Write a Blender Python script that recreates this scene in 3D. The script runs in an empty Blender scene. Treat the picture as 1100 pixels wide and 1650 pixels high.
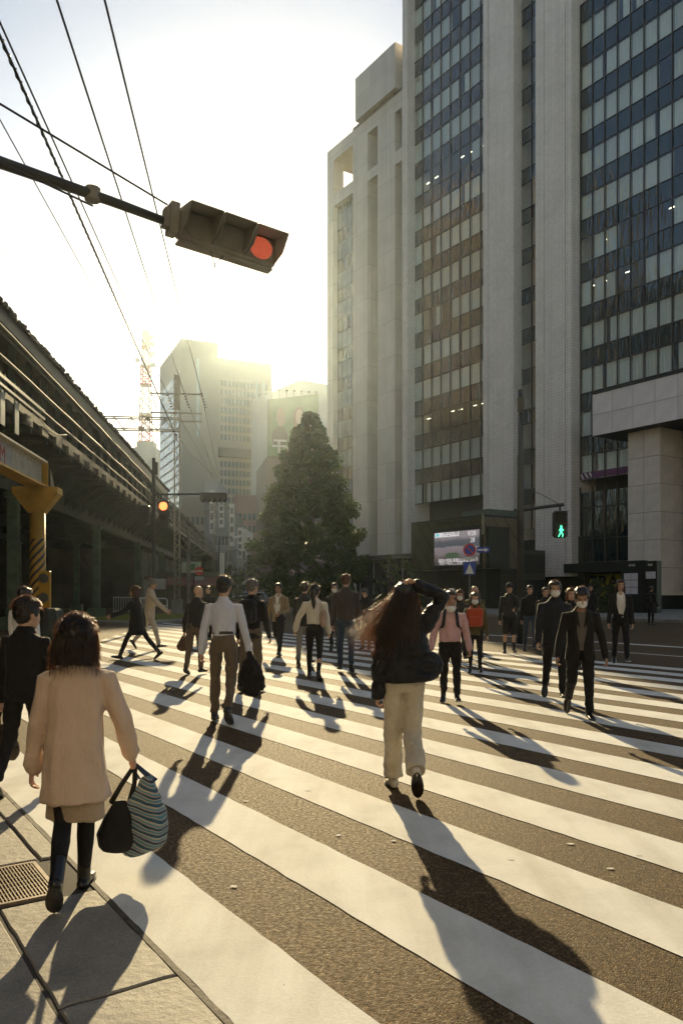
import bpy, bmesh, math, random
from mathutils import Vector, Matrix, noise
from math import sin, cos, pi, radians, sqrt, atan2

random.seed(7)
F, HZ, CH = 1280.0, 953.0, 1.52          # focal length and eye level measured on the photograph, camera height (m)
scene = bpy.context.scene
COL = scene.collection

# ------------------------------------------------------------------ camera
cam_d = bpy.data.cameras.new('camera'); cam = bpy.data.objects.new('camera', cam_d); COL.objects.link(cam)
cam_d.sensor_fit = 'VERTICAL'; cam_d.sensor_height = 36; cam_d.sensor_width = 24
cam_d.lens = F/1650*36; cam_d.shift_y = (HZ-825)/1650
cam_d.clip_start = 0.1; cam_d.clip_end = 5000
cam.location = (0, 0, CH); cam.rotation_euler = (radians(90), 0, 0)
scene.camera = cam
cam_d.dof.use_dof = False

# ------------------------------------------------------------------ sky, sun, exposure
SUN_EL = 18.4; SUN_AZ = -4.3              # degrees, azimuth to the right of straight ahead
world = bpy.data.worlds.new('World'); scene.world = world; world.use_nodes = True
wn = world.node_tree; wn.nodes.clear()
sky = wn.nodes.new('ShaderNodeTexSky'); sky.sky_type = 'NISHITA'; sky.sun_disc = False
sky.sun_elevation = radians(SUN_EL); sky.sun_rotation = radians(SUN_AZ)
sky.altitude = 0; sky.air_density = 1.0; sky.dust_density = 0.75; sky.ozone_density = 1.0
bg = wn.nodes.new('ShaderNodeBackground'); bg.inputs[1].default_value = 0.082
wo = wn.nodes.new('ShaderNodeOutputWorld')
wn.links.new(sky.outputs[0], bg.inputs[0]); wn.links.new(bg.outputs[0], wo.inputs[0])
sun_d = bpy.data.lights.new('sun', 'SUN'); sun_d.energy = 4.35; sun_d.angle = radians(0.5); sun_d.color = (1.0, 0.82, 0.50)
sun = bpy.data.objects.new('sun', sun_d); COL.objects.link(sun)
_e, _a = radians(SUN_EL), radians(SUN_AZ)
SUNV = Vector((cos(_e)*sin(_a), cos(_e)*cos(_a), sin(_e)))
sun.rotation_euler = SUNV.to_track_quat('Z', 'Y').to_euler(); sun.location = (0, 0, 60)
vs = scene.view_settings
vs.view_transform = 'Standard'; vs.look = 'None'; vs.gamma = 1; vs.use_curve_mapping = False; vs.exposure = 0.9
vs.use_white_balance = True; vs.white_balance_temperature = 6900; vs.white_balance_tint = 8
scene.cycles.max_bounces = 6; scene.cycles.diffuse_bounces = 3; scene.cycles.glossy_bounces = 3
scene.cycles.transmission_bounces = 4; scene.cycles.transparent_max_bounces = 12; scene.cycles.volume_bounces = 0
scene.cycles.use_denoising = True; scene.cycles.sample_clamp_indirect = 6
scene.cycles.caustics_reflective = False; scene.cycles.caustics_refractive = False

# ------------------------------------------------------------------ helpers
def tag(o, label=None, cat=None, group=None, kind=None):
    if label: o['label'] = label
    if cat: o['category'] = cat
    if group: o['group'] = group
    if kind: o['kind'] = kind
    return o

def empty(name, loc=(0, 0, 0), rz=0.0, label=None, cat=None, group=None, parent=None):
    o = bpy.data.objects.new(name, None); COL.objects.link(o)
    o.location = loc; o.rotation_euler = (0, 0, rz); o.empty_display_size = .1
    if parent: o.parent = parent
    return tag(o, label, cat, group)

def link(name, me, parent=None, loc=None, rz=None):
    o = bpy.data.objects.new(name, me); COL.objects.link(o)
    if parent: o.parent = parent
    if loc: o.location = loc
    if rz is not None: o.rotation_euler = (0, 0, rz)
    return o

def copy_tree(o, parent=None):
    c = o.copy(); COL.objects.link(c); c.parent = parent
    for ch in list(o.children): copy_tree(ch, c)
    return c

class MB:
    def __init__(s): s.v = []; s.f = []; s.m = []; s.cur = 0
    def add(s, vs, fs):
        b = len(s.v); s.v += [tuple(p) for p in vs]
        s.f += [tuple(b+i for i in f) for f in fs]; s.m += [s.cur]*len(fs); return s
    def box(s, c, d, R=None):
        x, y, z = (k/2 for k in d); P = []
        for q in ((-x,-y,-z),(x,-y,-z),(x,y,-z),(-x,y,-z),(-x,-y,z),(x,-y,z),(x,y,z),(-x,y,z)):
            q = Vector(q)
            if R is not None: q = R @ q
            P.append(q+Vector(c))
        return s.add(P, [(0,3,2,1),(4,5,6,7),(0,1,5,4),(1,2,6,5),(2,3,7,6),(3,0,4,7)])
    def bb(s, x0, x1, y0, y1, z0, z1):
        return s.box(((x0+x1)/2, (y0+y1)/2, (z0+z1)/2), (abs(x1-x0), abs(y1-y0), abs(z1-z0)))
    def bevbox(s, c, d, b=.01, R=None):
        x, y, z = (k/2 for k in d); P = []; c = Vector(c)
        loop = [(x-b,-y),(x,-y+b),(x,y-b),(x-b,y),(-x+b,y),(-x,y-b),(-x,-y+b),(-x+b,-y)]
        lev = [(-z, b), (-z+b, 0), (z-b, 0), (z, b)]; rings = []
        for zz, ins in lev:
            ring = []
            for (px, py) in loop:
                q = Vector((px-(ins if px > 0 else -ins), py-(ins if py > 0 else -ins), zz))
                if R is not None: q = R @ q
                ring.append(q+c)
            rings.append(ring)
        return s.loft(rings)
    def prism(s, pts, ext):
        n = len(pts); ext = Vector(ext); a = [Vector(p) for p in pts]; b = [p+ext for p in a]
        return s.add(a+b, [tuple(range(n))[::-1], tuple(range(n, 2*n))]+[(i, (i+1) % n, n+(i+1) % n, n+i) for i in range(n)])
    def quad(s, *p): return s.add([Vector(q) for q in p], [tuple(range(len(p)))])
    def loft(s, rings, cap=True):
        n = len(rings[0]); V = [p for r in rings for p in r]; fs = []
        for k in range(len(rings)-1):
            for i in range(n):
                j = (i+1) % n; fs.append((k*n+i, k*n+j, (k+1)*n+j, (k+1)*n+i))
        if cap: fs.append(tuple(range(n))[::-1]); fs.append(tuple((len(rings)-1)*n+i for i in range(n)))
        return s.add(V, fs)
    def tube(s, pts, r, n=8, hint=(0, 0, 1), round_=False):
        pts = [Vector(p) for p in pts]; k = len(pts)
        rs = r if isinstance(r, (list, tuple)) else [r]*k
        rings = []; tang = []
        for i in range(k):
            a = pts[max(0, i-1)]; b = pts[min(k-1, i+1)]; t = (b-a)
            tang.append(t.normalized() if t.length > 1e-9 else Vector((0, 0, 1)))
        h = Vector(hint)
        t0 = tang[0]; hh0 = h if abs(h.dot(t0)) < .9 else (Vector((1, 0, 0)) if abs(t0.x) < .8 else Vector((0, 1, 0)))
        prev = [hh0]
        def ring(c, t, rr):
            ra, rb = rr if isinstance(rr, (tuple, list)) else (rr, rr)
            a = (prev[0] - t*prev[0].dot(t)).normalized(); b = t.cross(a); prev[0] = a
            return [c + a*(ra*cos(2*pi*j/n)) + b*(rb*sin(2*pi*j/n)) for j in range(n)]
        def sc(rr, f): return (rr[0]*f, rr[1]*f) if isinstance(rr, (tuple, list)) else rr*f
        def mx(rr): return min(rr) if isinstance(rr, (tuple, list)) else rr
        if round_:
            for f, g in ((.25, .97), (.75, .66)): rings.append(ring(pts[0]-tang[0]*mx(rs[0])*g, tang[0], sc(rs[0], f)))
        for i in range(k): rings.append(ring(pts[i], tang[i], rs[i]))
        if round_:
            for f, g in ((.75, .66), (.25, .97)): rings.append(ring(pts[-1]+tang[-1]*mx(rs[-1])*g, tang[-1], sc(rs[-1], f)))
        return s.loft(rings)
    def ell(s, c, r, n=12, m=8, R=None):
        c = Vector(c); r = r if isinstance(r, (tuple, list)) else (r, r, r); rings = []
        for k in range(1, m):
            th = pi*k/m; ring = []
            for j in range(n):
                q = Vector((r[0]*sin(th)*cos(2*pi*j/n), r[1]*sin(th)*sin(2*pi*j/n), -r[2]*cos(th)))
                if R is not None: q = R @ q
                ring.append(c+q)
            rings.append(ring)
        return s.loft(rings)
    def cyl(s, c, r, h, n=16, axis=(0, 0, 1)):
        a = Vector(axis).normalized(); c = Vector(c)
        return s.tube([c, c+a*h], r, n)
    def mesh(s, name, mats, smooth=False):
        me = bpy.data.meshes.new(name); me.from_pydata([tuple(v) for v in s.v], [], s.f)
        for m in (mats if isinstance(mats, (list, tuple)) else [mats]): me.materials.append(m)
        if any(s.m): me.polygons.foreach_set('material_index', s.m)
        if smooth: me.polygons.foreach_set('use_smooth', [True]*len(s.f))
        me.validate(); me.update(); return me
    def build(s, name, mats, parent=None, smooth=False, loc=None, rz=None):
        return link(name, s.mesh(name, mats, smooth), parent, loc, rz)

# ------------------------------------------------------------------ materials
class NT:
    def __init__(s, name):
        s.mat = bpy.data.materials.new(name); s.mat.use_nodes = True; s.t = s.mat.node_tree; s.t.nodes.clear()
        s.out = s.t.nodes.new('ShaderNodeOutputMaterial')
    def n(s, typ, **kw):
        nd = s.t.nodes.new('ShaderNode'+typ)
        for k, v in kw.items():
            if k in ('ins',):
                for kk, vv in v.items():
                    if hasattr(vv, 'links') or isinstance(vv, bpy.types.NodeSocket): s.t.links.new(vv, nd.inputs[kk])
                    else: nd.inputs[kk].default_value = vv
            else: setattr(nd, k, v)
        return nd
    def coord(s, kind='Object', scale=None, loc=None):
        c = s.n('TexCoord').outputs[kind]
        if scale is not None:
            m = s.n('Mapping', ins={'Vector': c}); m.inputs['Scale'].default_value = scale
            if loc: m.inputs['Location'].default_value = loc
            c = m.outputs[0]
        return c
    def noise(s, vec, scale=5, detail=4, rough=.6):
        return s.n('TexNoise', ins={'Vector': vec, 'Scale': scale, 'Detail': detail, 'Roughness': rough}).outputs['Fac']
    def ramp(s, fac, stops):
        r = s.n('ValToRGB', ins={'Fac': fac}); e = r.color_ramp.elements
        while len(e) < len(stops): e.new(.5)
        for i, (p, c) in enumerate(stops):
            e[i].position = p; e[i].color = (*c, 1) if len(c) == 3 else c
        return r.outputs[0]
    def mix(s, fac, a, b, mode='MIX'):
        m = s.n('Mix', data_type='RGBA', blend_type=mode)
        for k, v in ((0, fac), (6, a), (7, b)):
            if isinstance(v, bpy.types.NodeSocket): s.t.links.new(v, m.inputs[k])
            else: m.inputs[k].default_value = v if k == 0 else ((*v, 1) if len(v) == 3 else v)
        return m.outputs[2]
    def math(s, op, a, b=0.0, c=0.0):
        m = s.n('Math', operation=op)
        for k, v in enumerate((a, b, c)):
            if isinstance(v, bpy.types.NodeSocket): s.t.links.new(v, m.inputs[k])
            else: m.inputs[k].default_value = v
        return m.outputs[0]
    def bump(s, h, strength=.3, dist=.01):
        return s.n('Bump', ins={'Height': h, 'Strength': strength, 'Distance': dist}).outputs[0]
    def princ(s, **ins):
        p = s.n('BsdfPrincipled')
        for k, v in ins.items():
            k = k.replace('_', ' ')
            if isinstance(v, bpy.types.NodeSocket): s.t.links.new(v, p.inputs[k])
            else:
                k = {'Specular IOR Level': 'Specular IOR Level'}.get(k, k)
                if k in ('Base Color', 'Emission Color', 'Sheen Tint', 'Specular Tint') and len(v) == 3: v = (*v, 1)
                p.inputs[k].default_value = v
        return p.outputs[0]
    def surf(s, sh): s.t.links.new(sh, s.out.inputs['Surface']); return s.mat

_mc = {}
def mat(name, col, rough=.6, metal=0.0, var=.25, vscale=4.0, bump=0.0, bscale=30.0, spec=.5, sheen=0.0, rnd=0.0):
    if name in _mc: return _mc[name]
    t = NT(name); co = t.coord()
    n = t.noise(co, vscale, 5, .65)
    dark = tuple(c*(1-var) for c in col); light = tuple(min(1, c*(1+var*.6)) for c in col)
    c = t.ramp(n, [(.3, dark), (.7, light)])
    if rnd:
        r = t.n('ObjectInfo').outputs['Random']; k = t.math('MULTIPLY_ADD', r, rnd, 1-rnd/2)
        hv = t.n('HueSaturation', ins={'Color': c, 'Value': k}); c = hv.outputs[0]
    kw = dict(Base_Color=c, Roughness=rough, Metallic=metal)
    kw['Specular IOR Level'] = spec
    if sheen: kw['Sheen_Weight'] = sheen; kw['Sheen_Roughness'] = .4
    if bump: kw['Normal'] = t.bump(t.noise(co, bscale, 4, .6), bump, .01)
    _mc[name] = t.surf(t.princ(**kw)); return _mc[name]

def emis(name, col, strength):
    if name in _mc: return _mc[name]
    t = NT(name); _mc[name] = t.surf(t.princ(Base_Color=(.02, .02, .02), Emission_Color=col, Emission_Strength=strength, Roughness=.4))
    return _mc[name]

# asphalt with bright and dark aggregate, worn patches
def make_asphalt():
    t = NT('asphalt'); co = t.coord()
    v = t.n('TexVoronoi', ins={'Vector': co, 'Scale': 135.0, 'Randomness': 1.0})
    chips = t.ramp(v.outputs['Color'], [(0, (.016, .010, .005)), (.45, (.056, .034, .0155)), (.8, (.135, .084, .038)), (.95, (.34, .23, .11))])
    v2 = t.n('TexVoronoi', ins={'Vector': co, 'Scale': 61.0})
    big = t.math('GREATER_THAN', t.n('SeparateColor', ins={'Color': v2.outputs['Color']}).outputs[0], .965)
    c = t.mix(t.math('MULTIPLY', big, .35), chips, (.26, .21, .15))
    n = t.noise(co, .55, 6, .62); n2 = t.noise(co, 7, 4, .6)
    c = t.mix(1.0, c, t.ramp(n, [(.32, (.72, .72, .74)), (.68, (1.12, 1.08, 1.04))]), 'MULTIPLY')
    c = t.mix(1.0, c, t.ramp(n2, [(.3, (.85, .85, .85)), (.7, (1.1, 1.1, 1.1))]), 'MULTIPLY')
    h = t.math('ADD', t.math('MULTIPLY', v.outputs['Distance'], -1.2), t.noise(co, 160, 3))
    nb = t.bump(h, .6, .004)
    rr = t.ramp(t.noise(co, 45, 2), [(.3, (.70,)*3), (.7, (.92,)*3)])
    return t.surf(t.princ(Base_Color=c, Roughness=rr, Normal=nb, Specular_IOR_Level=.35, Specular_Tint=(1.0, .72, .42, 1)))
ASPHALT = make_asphalt()

def make_paint():
    t = NT('road_paint'); co = t.coord()
    n = t.noise(co, 60, 4, .7); n1 = t.noise(co, 2.2, 5, .6)
    c = t.ramp(n1, [(.25, (.60, .585, .54)), (.5, (.74, .72, .67)), (.8, (.80, .785, .735))])
    wear = t.math('GREATER_THAN', t.math('MULTIPLY', t.noise(co, 26, 6, .75), t.math('ADD', n1, .55)), .80)
    c = t.mix(t.math('MULTIPLY', wear, .85), c, (.13, .115, .10))
    c = t.mix(1.0, c, t.ramp(n, [(.3, (.90,)*3), (.6, (1.0,)*3)]), 'MULTIPLY')
    tm = t.noise(t.coord('Object', (2.6, .35, 1)), 1.0, 5, .6); c = t.mix(1.0, c, t.ramp(tm, [(.32, (.80, .78, .75)), (.55, (1.0,)*3)]), 'MULTIPLY')
    cr = t.n('TexVoronoi', feature='DISTANCE_TO_EDGE', ins={'Vector': co, 'Scale': 3.1}).outputs['Distance']
    crk = t.math('MULTIPLY', t.math('LESS_THAN', cr, .0015), t.math('GREATER_THAN', t.noise(co, 3.1, 2), .62))
    c = t.mix(t.math('MULTIPLY', crk, .5), c, (.22, .19, .16))
    h = t.math('ADD', n, t.math('MULTIPLY', t.noise(co, 130, 3), .7))
    return t.surf(t.princ(Base_Color=c, Roughness=.85, Specular_IOR_Level=.2, Normal=t.bump(h, .35, .004)))
PAINT = make_paint()

def make_paving():
    t = NT('concrete_paving'); co = t.coord()
    n = t.noise(co, 3, 6, .65); f = t.noise(co, 110, 3, .7)
    c = t.ramp(n, [(.25, (.17, .15, .125)), (.55, (.26, .23, .19)), (.8, (.32, .285, .235))])
    c = t.mix(1.0, c, t.ramp(f, [(.3, (.68,)*3), (.55, (1.0,)*3), (.78, (1.4,)*3)]), 'MULTIPLY')
    pit = t.n('TexVoronoi', ins={'Vector': co, 'Scale': 24.0}).outputs['Distance']
    c = t.mix(t.math('MULTIPLY', t.math('LESS_THAN', pit, .1), .6), c, (.06, .055, .05))
    return t.surf(t.princ(Base_Color=c, Roughness=.7, Normal=t.bump(t.math('ADD', f, pit), .4, .006)))
PAVING = make_paving()

def make_tile(name, col, mortar, w, h, ms=.012, offset=0.0, wob=.1):
    t = NT(name); sp = t.n('SeparateXYZ', ins={'Vector': t.coord()})
    vec = t.n('CombineXYZ', ins={'X': t.math('ADD', sp.outputs[0], sp.outputs[1]), 'Y': sp.outputs[2]}).outputs[0]
    b = t.n('TexBrick', offset=offset, squash=1.0, ins={'Vector': vec, 'Scale': 1.0, 'Mortar Size': ms, 'Brick Width': w, 'Row Height': h,
            'Color1': (*col, 1), 'Color2': (*(c*(1-wob) for c in col), 1), 'Mortar': (*mortar, 1), 'Mortar Smooth': .3, 'Bias': 0.0})
    n = t.noise(vec, .35, 5, .6)
    c = t.mix(1.0, b.outputs['Color'], t.ramp(n, [(.3, (.93, .92, .90)), (.7, (1.08, 1.07, 1.06))]), 'MULTIPLY')
    st = t.noise(t.coord('Object', (1.6, 1.6, .05)), 1.0, 5, .6)
    c = t.mix(1.0, c, t.ramp(st, [(.35, (.92, .91, .90)), (.6, (1.0,)*3)]), 'MULTIPLY')
    return t.surf(t.princ(Base_Color=c, Roughness=.42, Normal=t.bump(b.outputs['Fac'], -.4, .02)))
TILE = make_tile('white_wall_tile', (.83, .785, .735), (.52, .47, .43), .32, .26, .016)
TILE2 = make_tile('pale_cladding', (.66, .62, .55), (.42, .39, .34), 3.1, 4.2, .03)

def make_pane(name, base, rough, wav=.5, tint=0.0, curtain=False):
    """glass that mirrors the street: dark body, sharp slightly wavy reflection"""
    t = NT(name); co = t.coord('Object', (3.0, 3.0, .55)); ob = t.n('ObjectInfo').outputs['Random']
    off = t.n('CombineXYZ', ins={'X': t.math('MULTIPLY', ob, 37.0), 'Z': t.math('MULTIPLY', ob, 11.0)}).outputs[0]
    v = t.n('VectorMath', operation='ADD'); t.t.links.new(co, v.inputs[0]); t.t.links.new(off, v.inputs[1])
    nz = t.noise(v.outputs[0], .8, 2, .4)
    nb = t.bump(nz, wav, .1)
    k = t.math('MULTIPLY_ADD', ob, .5, .75)
    c = t.n('HueSaturation', ins={'Color': (*base, 1), 'Value': k}).outputs[0]
    p = t.n('BsdfPrincipled', ins={'Base Color': c, 'Roughness': rough, 'IOR': 2.1, 'Normal': nb})
    return t.surf(p.outputs[0])
SPANDREL = make_pane('dark_spandrel_glass', (.012, .024, .024), .04, .8)
SPANDREL2 = make_pane('grey_spandrel_glass', (.05, .046, .048), .04, .9)
def make_clear():
    t = NT('window_glass'); co = t.coord('Object', (3.0, 3.0, .55)); ob = t.n('ObjectInfo').outputs['Random']
    off = t.n('CombineXYZ', ins={'X': t.math('MULTIPLY', ob, 37.0), 'Z': t.math('MULTIPLY', ob, 11.0)}).outputs[0]
    v = t.n('VectorMath', operation='ADD'); t.t.links.new(co, v.inputs[0]); t.t.links.new(off, v.inputs[1])
    nb = t.bump(t.noise(v.outputs[0], .9, 2, .4), .8, .1)
    gl = t.n('BsdfGlossy', ins={'Color': (.95, .97, 1, 1), 'Roughness': .03, 'Normal': nb}).outputs[0]
    tr = t.n('BsdfTransparent', ins={'Color': (.90, .93, .91, 1)}).outputs[0]
    fr = t.math('MULTIPLY', t.n('Fresnel', ins={'IOR': 2.3, 'Normal': nb}).outputs[0], t.math('SUBTRACT', 1.0, t.n('NewGeometry').outputs['Backfacing']))
    m = t.n('MixShader'); t.t.links.new(fr, m.inputs[0]); t.t.links.new(tr, m.inputs[1]); t.t.links.new(gl, m.inputs[2])
    return t.surf(m.outputs[0])
GLASS = make_clear()
FRAME = mat('bronze_window_frame', (.10, .085, .075), .5, .3)
CURTAIN = mat('pale_curtain', (.90, .90, .87), .8, rnd=.25, var=.08)
DARKROOM = mat('dim_office_interior', (.10, .095, .085), .9)
STEELG = mat('dark_green_painted_steel', (.034, .042, .032), .7, .0, .5, 1.5, .2, 25)
STEELB = mat('weathered_brown_steel', (.12, .095, .065), .6, .1, .5, 2.0, .2, 20)
CREAM = mat('cream_painted_pipe', (.20, .175, .115), .7, .0, .35, 3)
ROOFM = mat('rusty_corrugated_roof', (.12, .095, .07), .7, 0, .5, 2)
BLACKM = mat('black_painted_metal', (.03, .031, .033), .5, .0, .3)
CONC = mat('weathered_concrete', (.27, .25, .21), .85, 0, .4, 1.2, .3, 15)
YELLOW = mat('yellow_safety_paint', (.42, .225, .018), .5, 0, .35, 3, .15, 20)
GREEN2 = mat('green_column_paint', (.08, .12, .07), .6, 0, .45, 2, .2, 20)
WHITEP = mat('white_painted_metal', (.7, .69, .64), .45, 0, .15)
DARKG = mat('near_black_cladding', (.022, .026, .022), .35, 0, .3)

# direction frames: the kerb, the stripes and the big facades share one direction; the viaduct another
SD = Vector((-.557, .831, 0)); ND = Vector((.831, .557, 0)); RS = atan2(-.831, .557)   # local x = -SD, local y = ND
def G(w, s, z=0.0): return ND*w + SD*s + Vector((0, 0, z))
def LX(px, D):
    r = (px-550)/F; return -D*(.831-.557*r)/(.557+.831*r)
def depth(px, D): return D/(((px-550)/F)*.831+.557)
def LZ(px, py, D): return CH+(HZ-py)/F*depth(px, D)
def P(px, fy, z=0.0):
    Y = F*CH/(fy-HZ); return Vector(((px-550)/F*Y, Y, z))
def PY(px, py, Y): return Vector(((px-550)/F*Y, Y, CH+(HZ-py)/F*Y))
# ================================================================== GROUND
g = MB(); g.quad((-1500, -300, 0), (1500, -300, 0), (1500, 3000, 0), (-1500, 3000, 0)); road = g.build('road', ASPHALT); tag(road, kind='structure')
# crossing stripes
def left_s(w):      # where the stripe at w meets the left limit of the crossing
    lo, hi = -20, 60
    for _ in range(40):
        m = (lo+hi)/2; p = G(w, m)
        if p.x < -5.1-.1055*(p.y-2): hi = m
        else: lo = m
    return lo
for k in range(15):
    a = (1.238 if k == 0 else 1.66+.9*k-.45); b = 1.66+.9*k
    m = MB(); sl0, sl1 = left_s(a), left_s(b)
    ns = 260; rnd = random.Random(k); ra = []; rb = []
    for i in range(ns+1):
        f = i/ns
        sa = -17+(sl0+17)*f; sb = -17+(sl1+17)*f
        ra.append(G(a+rnd.uniform(-.005, .004), sa, .004)); rb.append(G(b+rnd.uniform(-.004, .005), sb, .004))
    m.add(ra+rb, [(i, i+1, ns+2+i, ns+1+i) for i in range(ns)])
    o = m.build('road_marking', PAINT); tag(o, kind='structure')
# thin stop lines on the far side
for w0, wd, s0, s1 in ((16.8, .12, 6, 22), (19.5, .3, 10, 24)):
    m = MB(); m.quad(G(w0, s0, .004), G(w0+wd, s0, .004), G(w0+wd, s1, .004), G(w0, s1, .004)); tag(m.build('road_marking', PAINT), kind='structure')
# scattered worn stud remains on the asphalt
for (px, py) in ((377, 1430), (396, 1292), (545, 1347), (634, 1356), (496, 1275), (823, 1386), (983, 1401), (919, 1361), (300, 1151), (270, 1143), (1028, 1379)):
    q = P(px, py); m = MB(); n_ = 7; rr = random.Random(px)
    m.add([q+Vector((.022*rr.uniform(.6, 1.2)*cos(2*pi*i/n_), .016*rr.uniform(.6, 1.2)*sin(2*pi*i/n_), .0065)) for i in range(n_)], [tuple(range(n_))])
    tag(m.build('road_marking', PAINT), kind='structure')

# near pavement: slabs as pieces, laid along the kerb
pav = MB(); pav.prism([G(-8, -8, -.06), G(1.21, -8, -.06), G(1.21, 14, -.06), G(-8, 14, -.06)], (0, 0, .064))
pavement = pav.build('pavement', mat('dark_joint_mortar', (.05, .042, .034), .9)); tag(pavement, kind='structure')
def S_of(px, py): q = P(px, py); return q.dot(SD)
def W_of(px, py): q = P(px, py); return q.dot(ND)
sA, sB, sC, sD_ = S_of(291, 1575), S_of(140, 1440), S_of(100, 1383), S_of(40, 1317)
WK = 1.214; wl = W_of(40, 1545); wm = W_of(30, 1350)
slabs = []
def slab(w0, w1, s0, s1): slabs.append((w0+.011, w1-.011, s0+.011, s1-.011))
slab(wl, WK, sA, sB); slab(wl, WK, sA-1.5, sA); slab(wl, WK, sA-3.0, sA-1.5)
slab(wl-1.4, wl, sA-1.0, sB); slab(wl-1.4, wl, sA-2.6, sA-1.0); slab(wl-2.9, wl-1.4, sA-.4, sB); slab(wl-2.9, wl-1.4, sA-2.2, sA-.4)
slab(wm, WK, sC, sD_); slab(wm, WK, sD_, sD_+1.4); slab(wm, WK, sD_+1.4, sD_+2.9); slab(wm-.9, wm, sC, sD_+.4); slab(wm-.9, wm, sD_+.4, sD_+2.0)
slab(wm-2.0, wm-.9, sC, sD_+1.1); slab(wm-2.0, wm-.9, sD_+1.1, sD_+2.6); slab(wm, WK, sD_+2.9, sD_+5); slab(wm-.9, wm, sD_+2.0, sD_+4.2); slab(wm-2.0, wm-.9, sD_+2.6, sD_+4.9)
rr = random.Random(3)
for (w0, w1, s0, s1) in slabs:
    m = MB(); zt = .014+rr.uniform(-.001, .003); bev = .006; ring = lambda e, z: [G(w0+e, s0+e, z), G(w1-e, s0+e, z), G(w1-e, s1-e, z), G(w0+e, s1-e, z)]
    n_ = 10; rings = []
    def ring(e, z):
        c = [(w0+e, s0+e), (w1-e, s0+e), (w1-e, s1-e), (w0+e, s1-e)]; out = []
        for i in range(4):
            (aw, as_), (bw, bs) = c[i], c[(i+1) % 4]
            for j in range(n_):
                f = j/n_; q = G(aw+(bw-aw)*f, as_+(bs-as_)*f); j_ = noise.noise(q*9)*.007
                out.append(G(aw+(bw-aw)*f+j_, as_+(bs-as_)*f+j_, z))
        return out
    m.loft([ring(0, .0), ring(0, zt-bev), ring(bev, zt)]); m.build('paving_slab', PAVING, pavement)
# kerb strip flush with the road
m = MB()
for i in range(14):
    s0 = -6+i*1.2; m.prism([G(1.207, s0, 0), G(1.233, s0, 0), G(1.233, s0+1.19, 0), G(1.207, s0+1.19, 0)], (0, 0, .010))
tag(m.build('kerb', mat('rough_kerb_stone', (.10, .082, .062), .8, 0, .4, 20, .5, 60)), kind='structure')
# drain grate
gr = empty('drain_grate', G(WK-.5, (sB+sC)/2, 0), RS, 'rectangular steel bar drain grate set in the near pavement beside the kerb', 'drain grate')
gw, gl = .95, (sC-sB)-.06
fr = MB()
fx0, fx1 = -gl/2, gl/2; fy0, fy1 = -1.45, W_of(87, 1430)-(WK-.5)
fr.bb(fx0, fx0+.02, fy0, fy1, .004, .022); fr.bb(fx1-.02, fx1, fy0, fy1, .004, .022); fr.bb(fx0+.02, fx1-.02, fy0, fy0+.02, .004, .022); fr.bb(fx0+.02, fx1-.02, fy1-.02, fy1, .004, .022)
RUST = mat('galvanised_grate_steel', (.30, .24, .18), .45, .6, .4, 8)
fr.build('frame', RUST, gr)
pit = MB(); pit.bb(fx0+.02, fx1-.02, fy0+.02, fy1-.02, .0035, .0055); pit.build('pit_shade_sheet', mat('pit_shade_black', (.008, .007, .006), .9), gr)  # thin black sheet, shade of the open drain put into its colour
bm_ = MB(); bm_.bb(fx0+.02, fx1-.02, -.0032, .0032, .008, .021); bme = bm_.mesh('grate_bar', RUST)
nb_ = 104
for i in range(nb_): link('grate_bar', bme, gr, (0, fy0+.03+(fy1-fy0-.06)*i/(nb_-1), 0))
bm2 = MB(); bm2.bb(-.003, .003, fy0+.02, fy1-.02, .009, .0185); cme = bm2.mesh('cross_bar', RUST)
for i in range(7): link('cross_bar', cme, gr, (fx0+.03+(gl-.06)*(i+.5)/7, 0, 0))

# far pavement in front of the big building
m = MB(); m.prism([G(35.0, -60, 0), G(56.9, -60, 0), G(56.9, 60, 0), G(35.0, 60, 0)], (0, 0, .13)); m.build('far_pavement', PAVING)['kind'] = 'structure'
m = MB()
for i in range(60): m.prism([G(34.8, -60+i*2, 0), G(34.99, -60+i*2, 0), G(34.99, -60+i*2+1.97, 0), G(34.8, -60+i*2+1.97, 0)], (0, 0, .15))
m.build('kerb', CONC)['kind'] = 'structure'
# left traffic island under the viaduct with grass
isl = P(258, 1005)
m = MB(); n_ = 24
ring = lambda r, z: [isl+Vector((-1.6+(2.6*r)*cos(2*pi*i/n_), 4.0+(5.0*r)*sin(2*pi*i/n_), z)) for i in range(n_)]
m.loft([ring(1, 0), ring(1, .13), ring(.95, .15)]); m.build('traffic_island', CONC)['kind'] = 'structure'
m = MB(); rr = random.Random(5)
for i in range(5200):
    a = rr.uniform(0, 2*pi); q = sqrt(rr.random())*.92; c = isl+Vector((-1.6+2.6*q*cos(a), 4+5*q*sin(a), .14))
    h = rr.uniform(.06, .2); d = Vector((rr.uniform(-.06, .06), rr.uniform(-.06, .06), h)); e = Vector((rr.uniform(-1, 1), rr.uniform(-1, 1), 0)).normalized()*.012
    m.add([c-e, c+e, c+d], [(0, 1, 2)])
def leafmat(name, c1, c2, tr=.5):
    t = NT(name); co = t.coord(); n = t.noise(co, 1.7, 3, .6)
    c = t.ramp(n, [(.3, c1), (.7, c2)])
    d = t.n('BsdfPrincipled', ins={'Base Color': c, 'Roughness': .5}).outputs[0]
    tt = t.n('BsdfTranslucent', ins={'Color': t.n('HueSaturation', ins={'Color': c, 'Value': 2.6, 'Saturation': 1.1}).outputs[0]}).outputs[0]
    m_ = t.n('MixShader', ins={0: tr}); t.t.links.new(d, m_.inputs[1]); t.t.links.new(tt, m_.inputs[2])
    return t.surf(m_.outputs[0])
LEAF = leafmat('ginkgo_leaf', (.020, .038, .009), (.050, .066, .013), .34)
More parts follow.
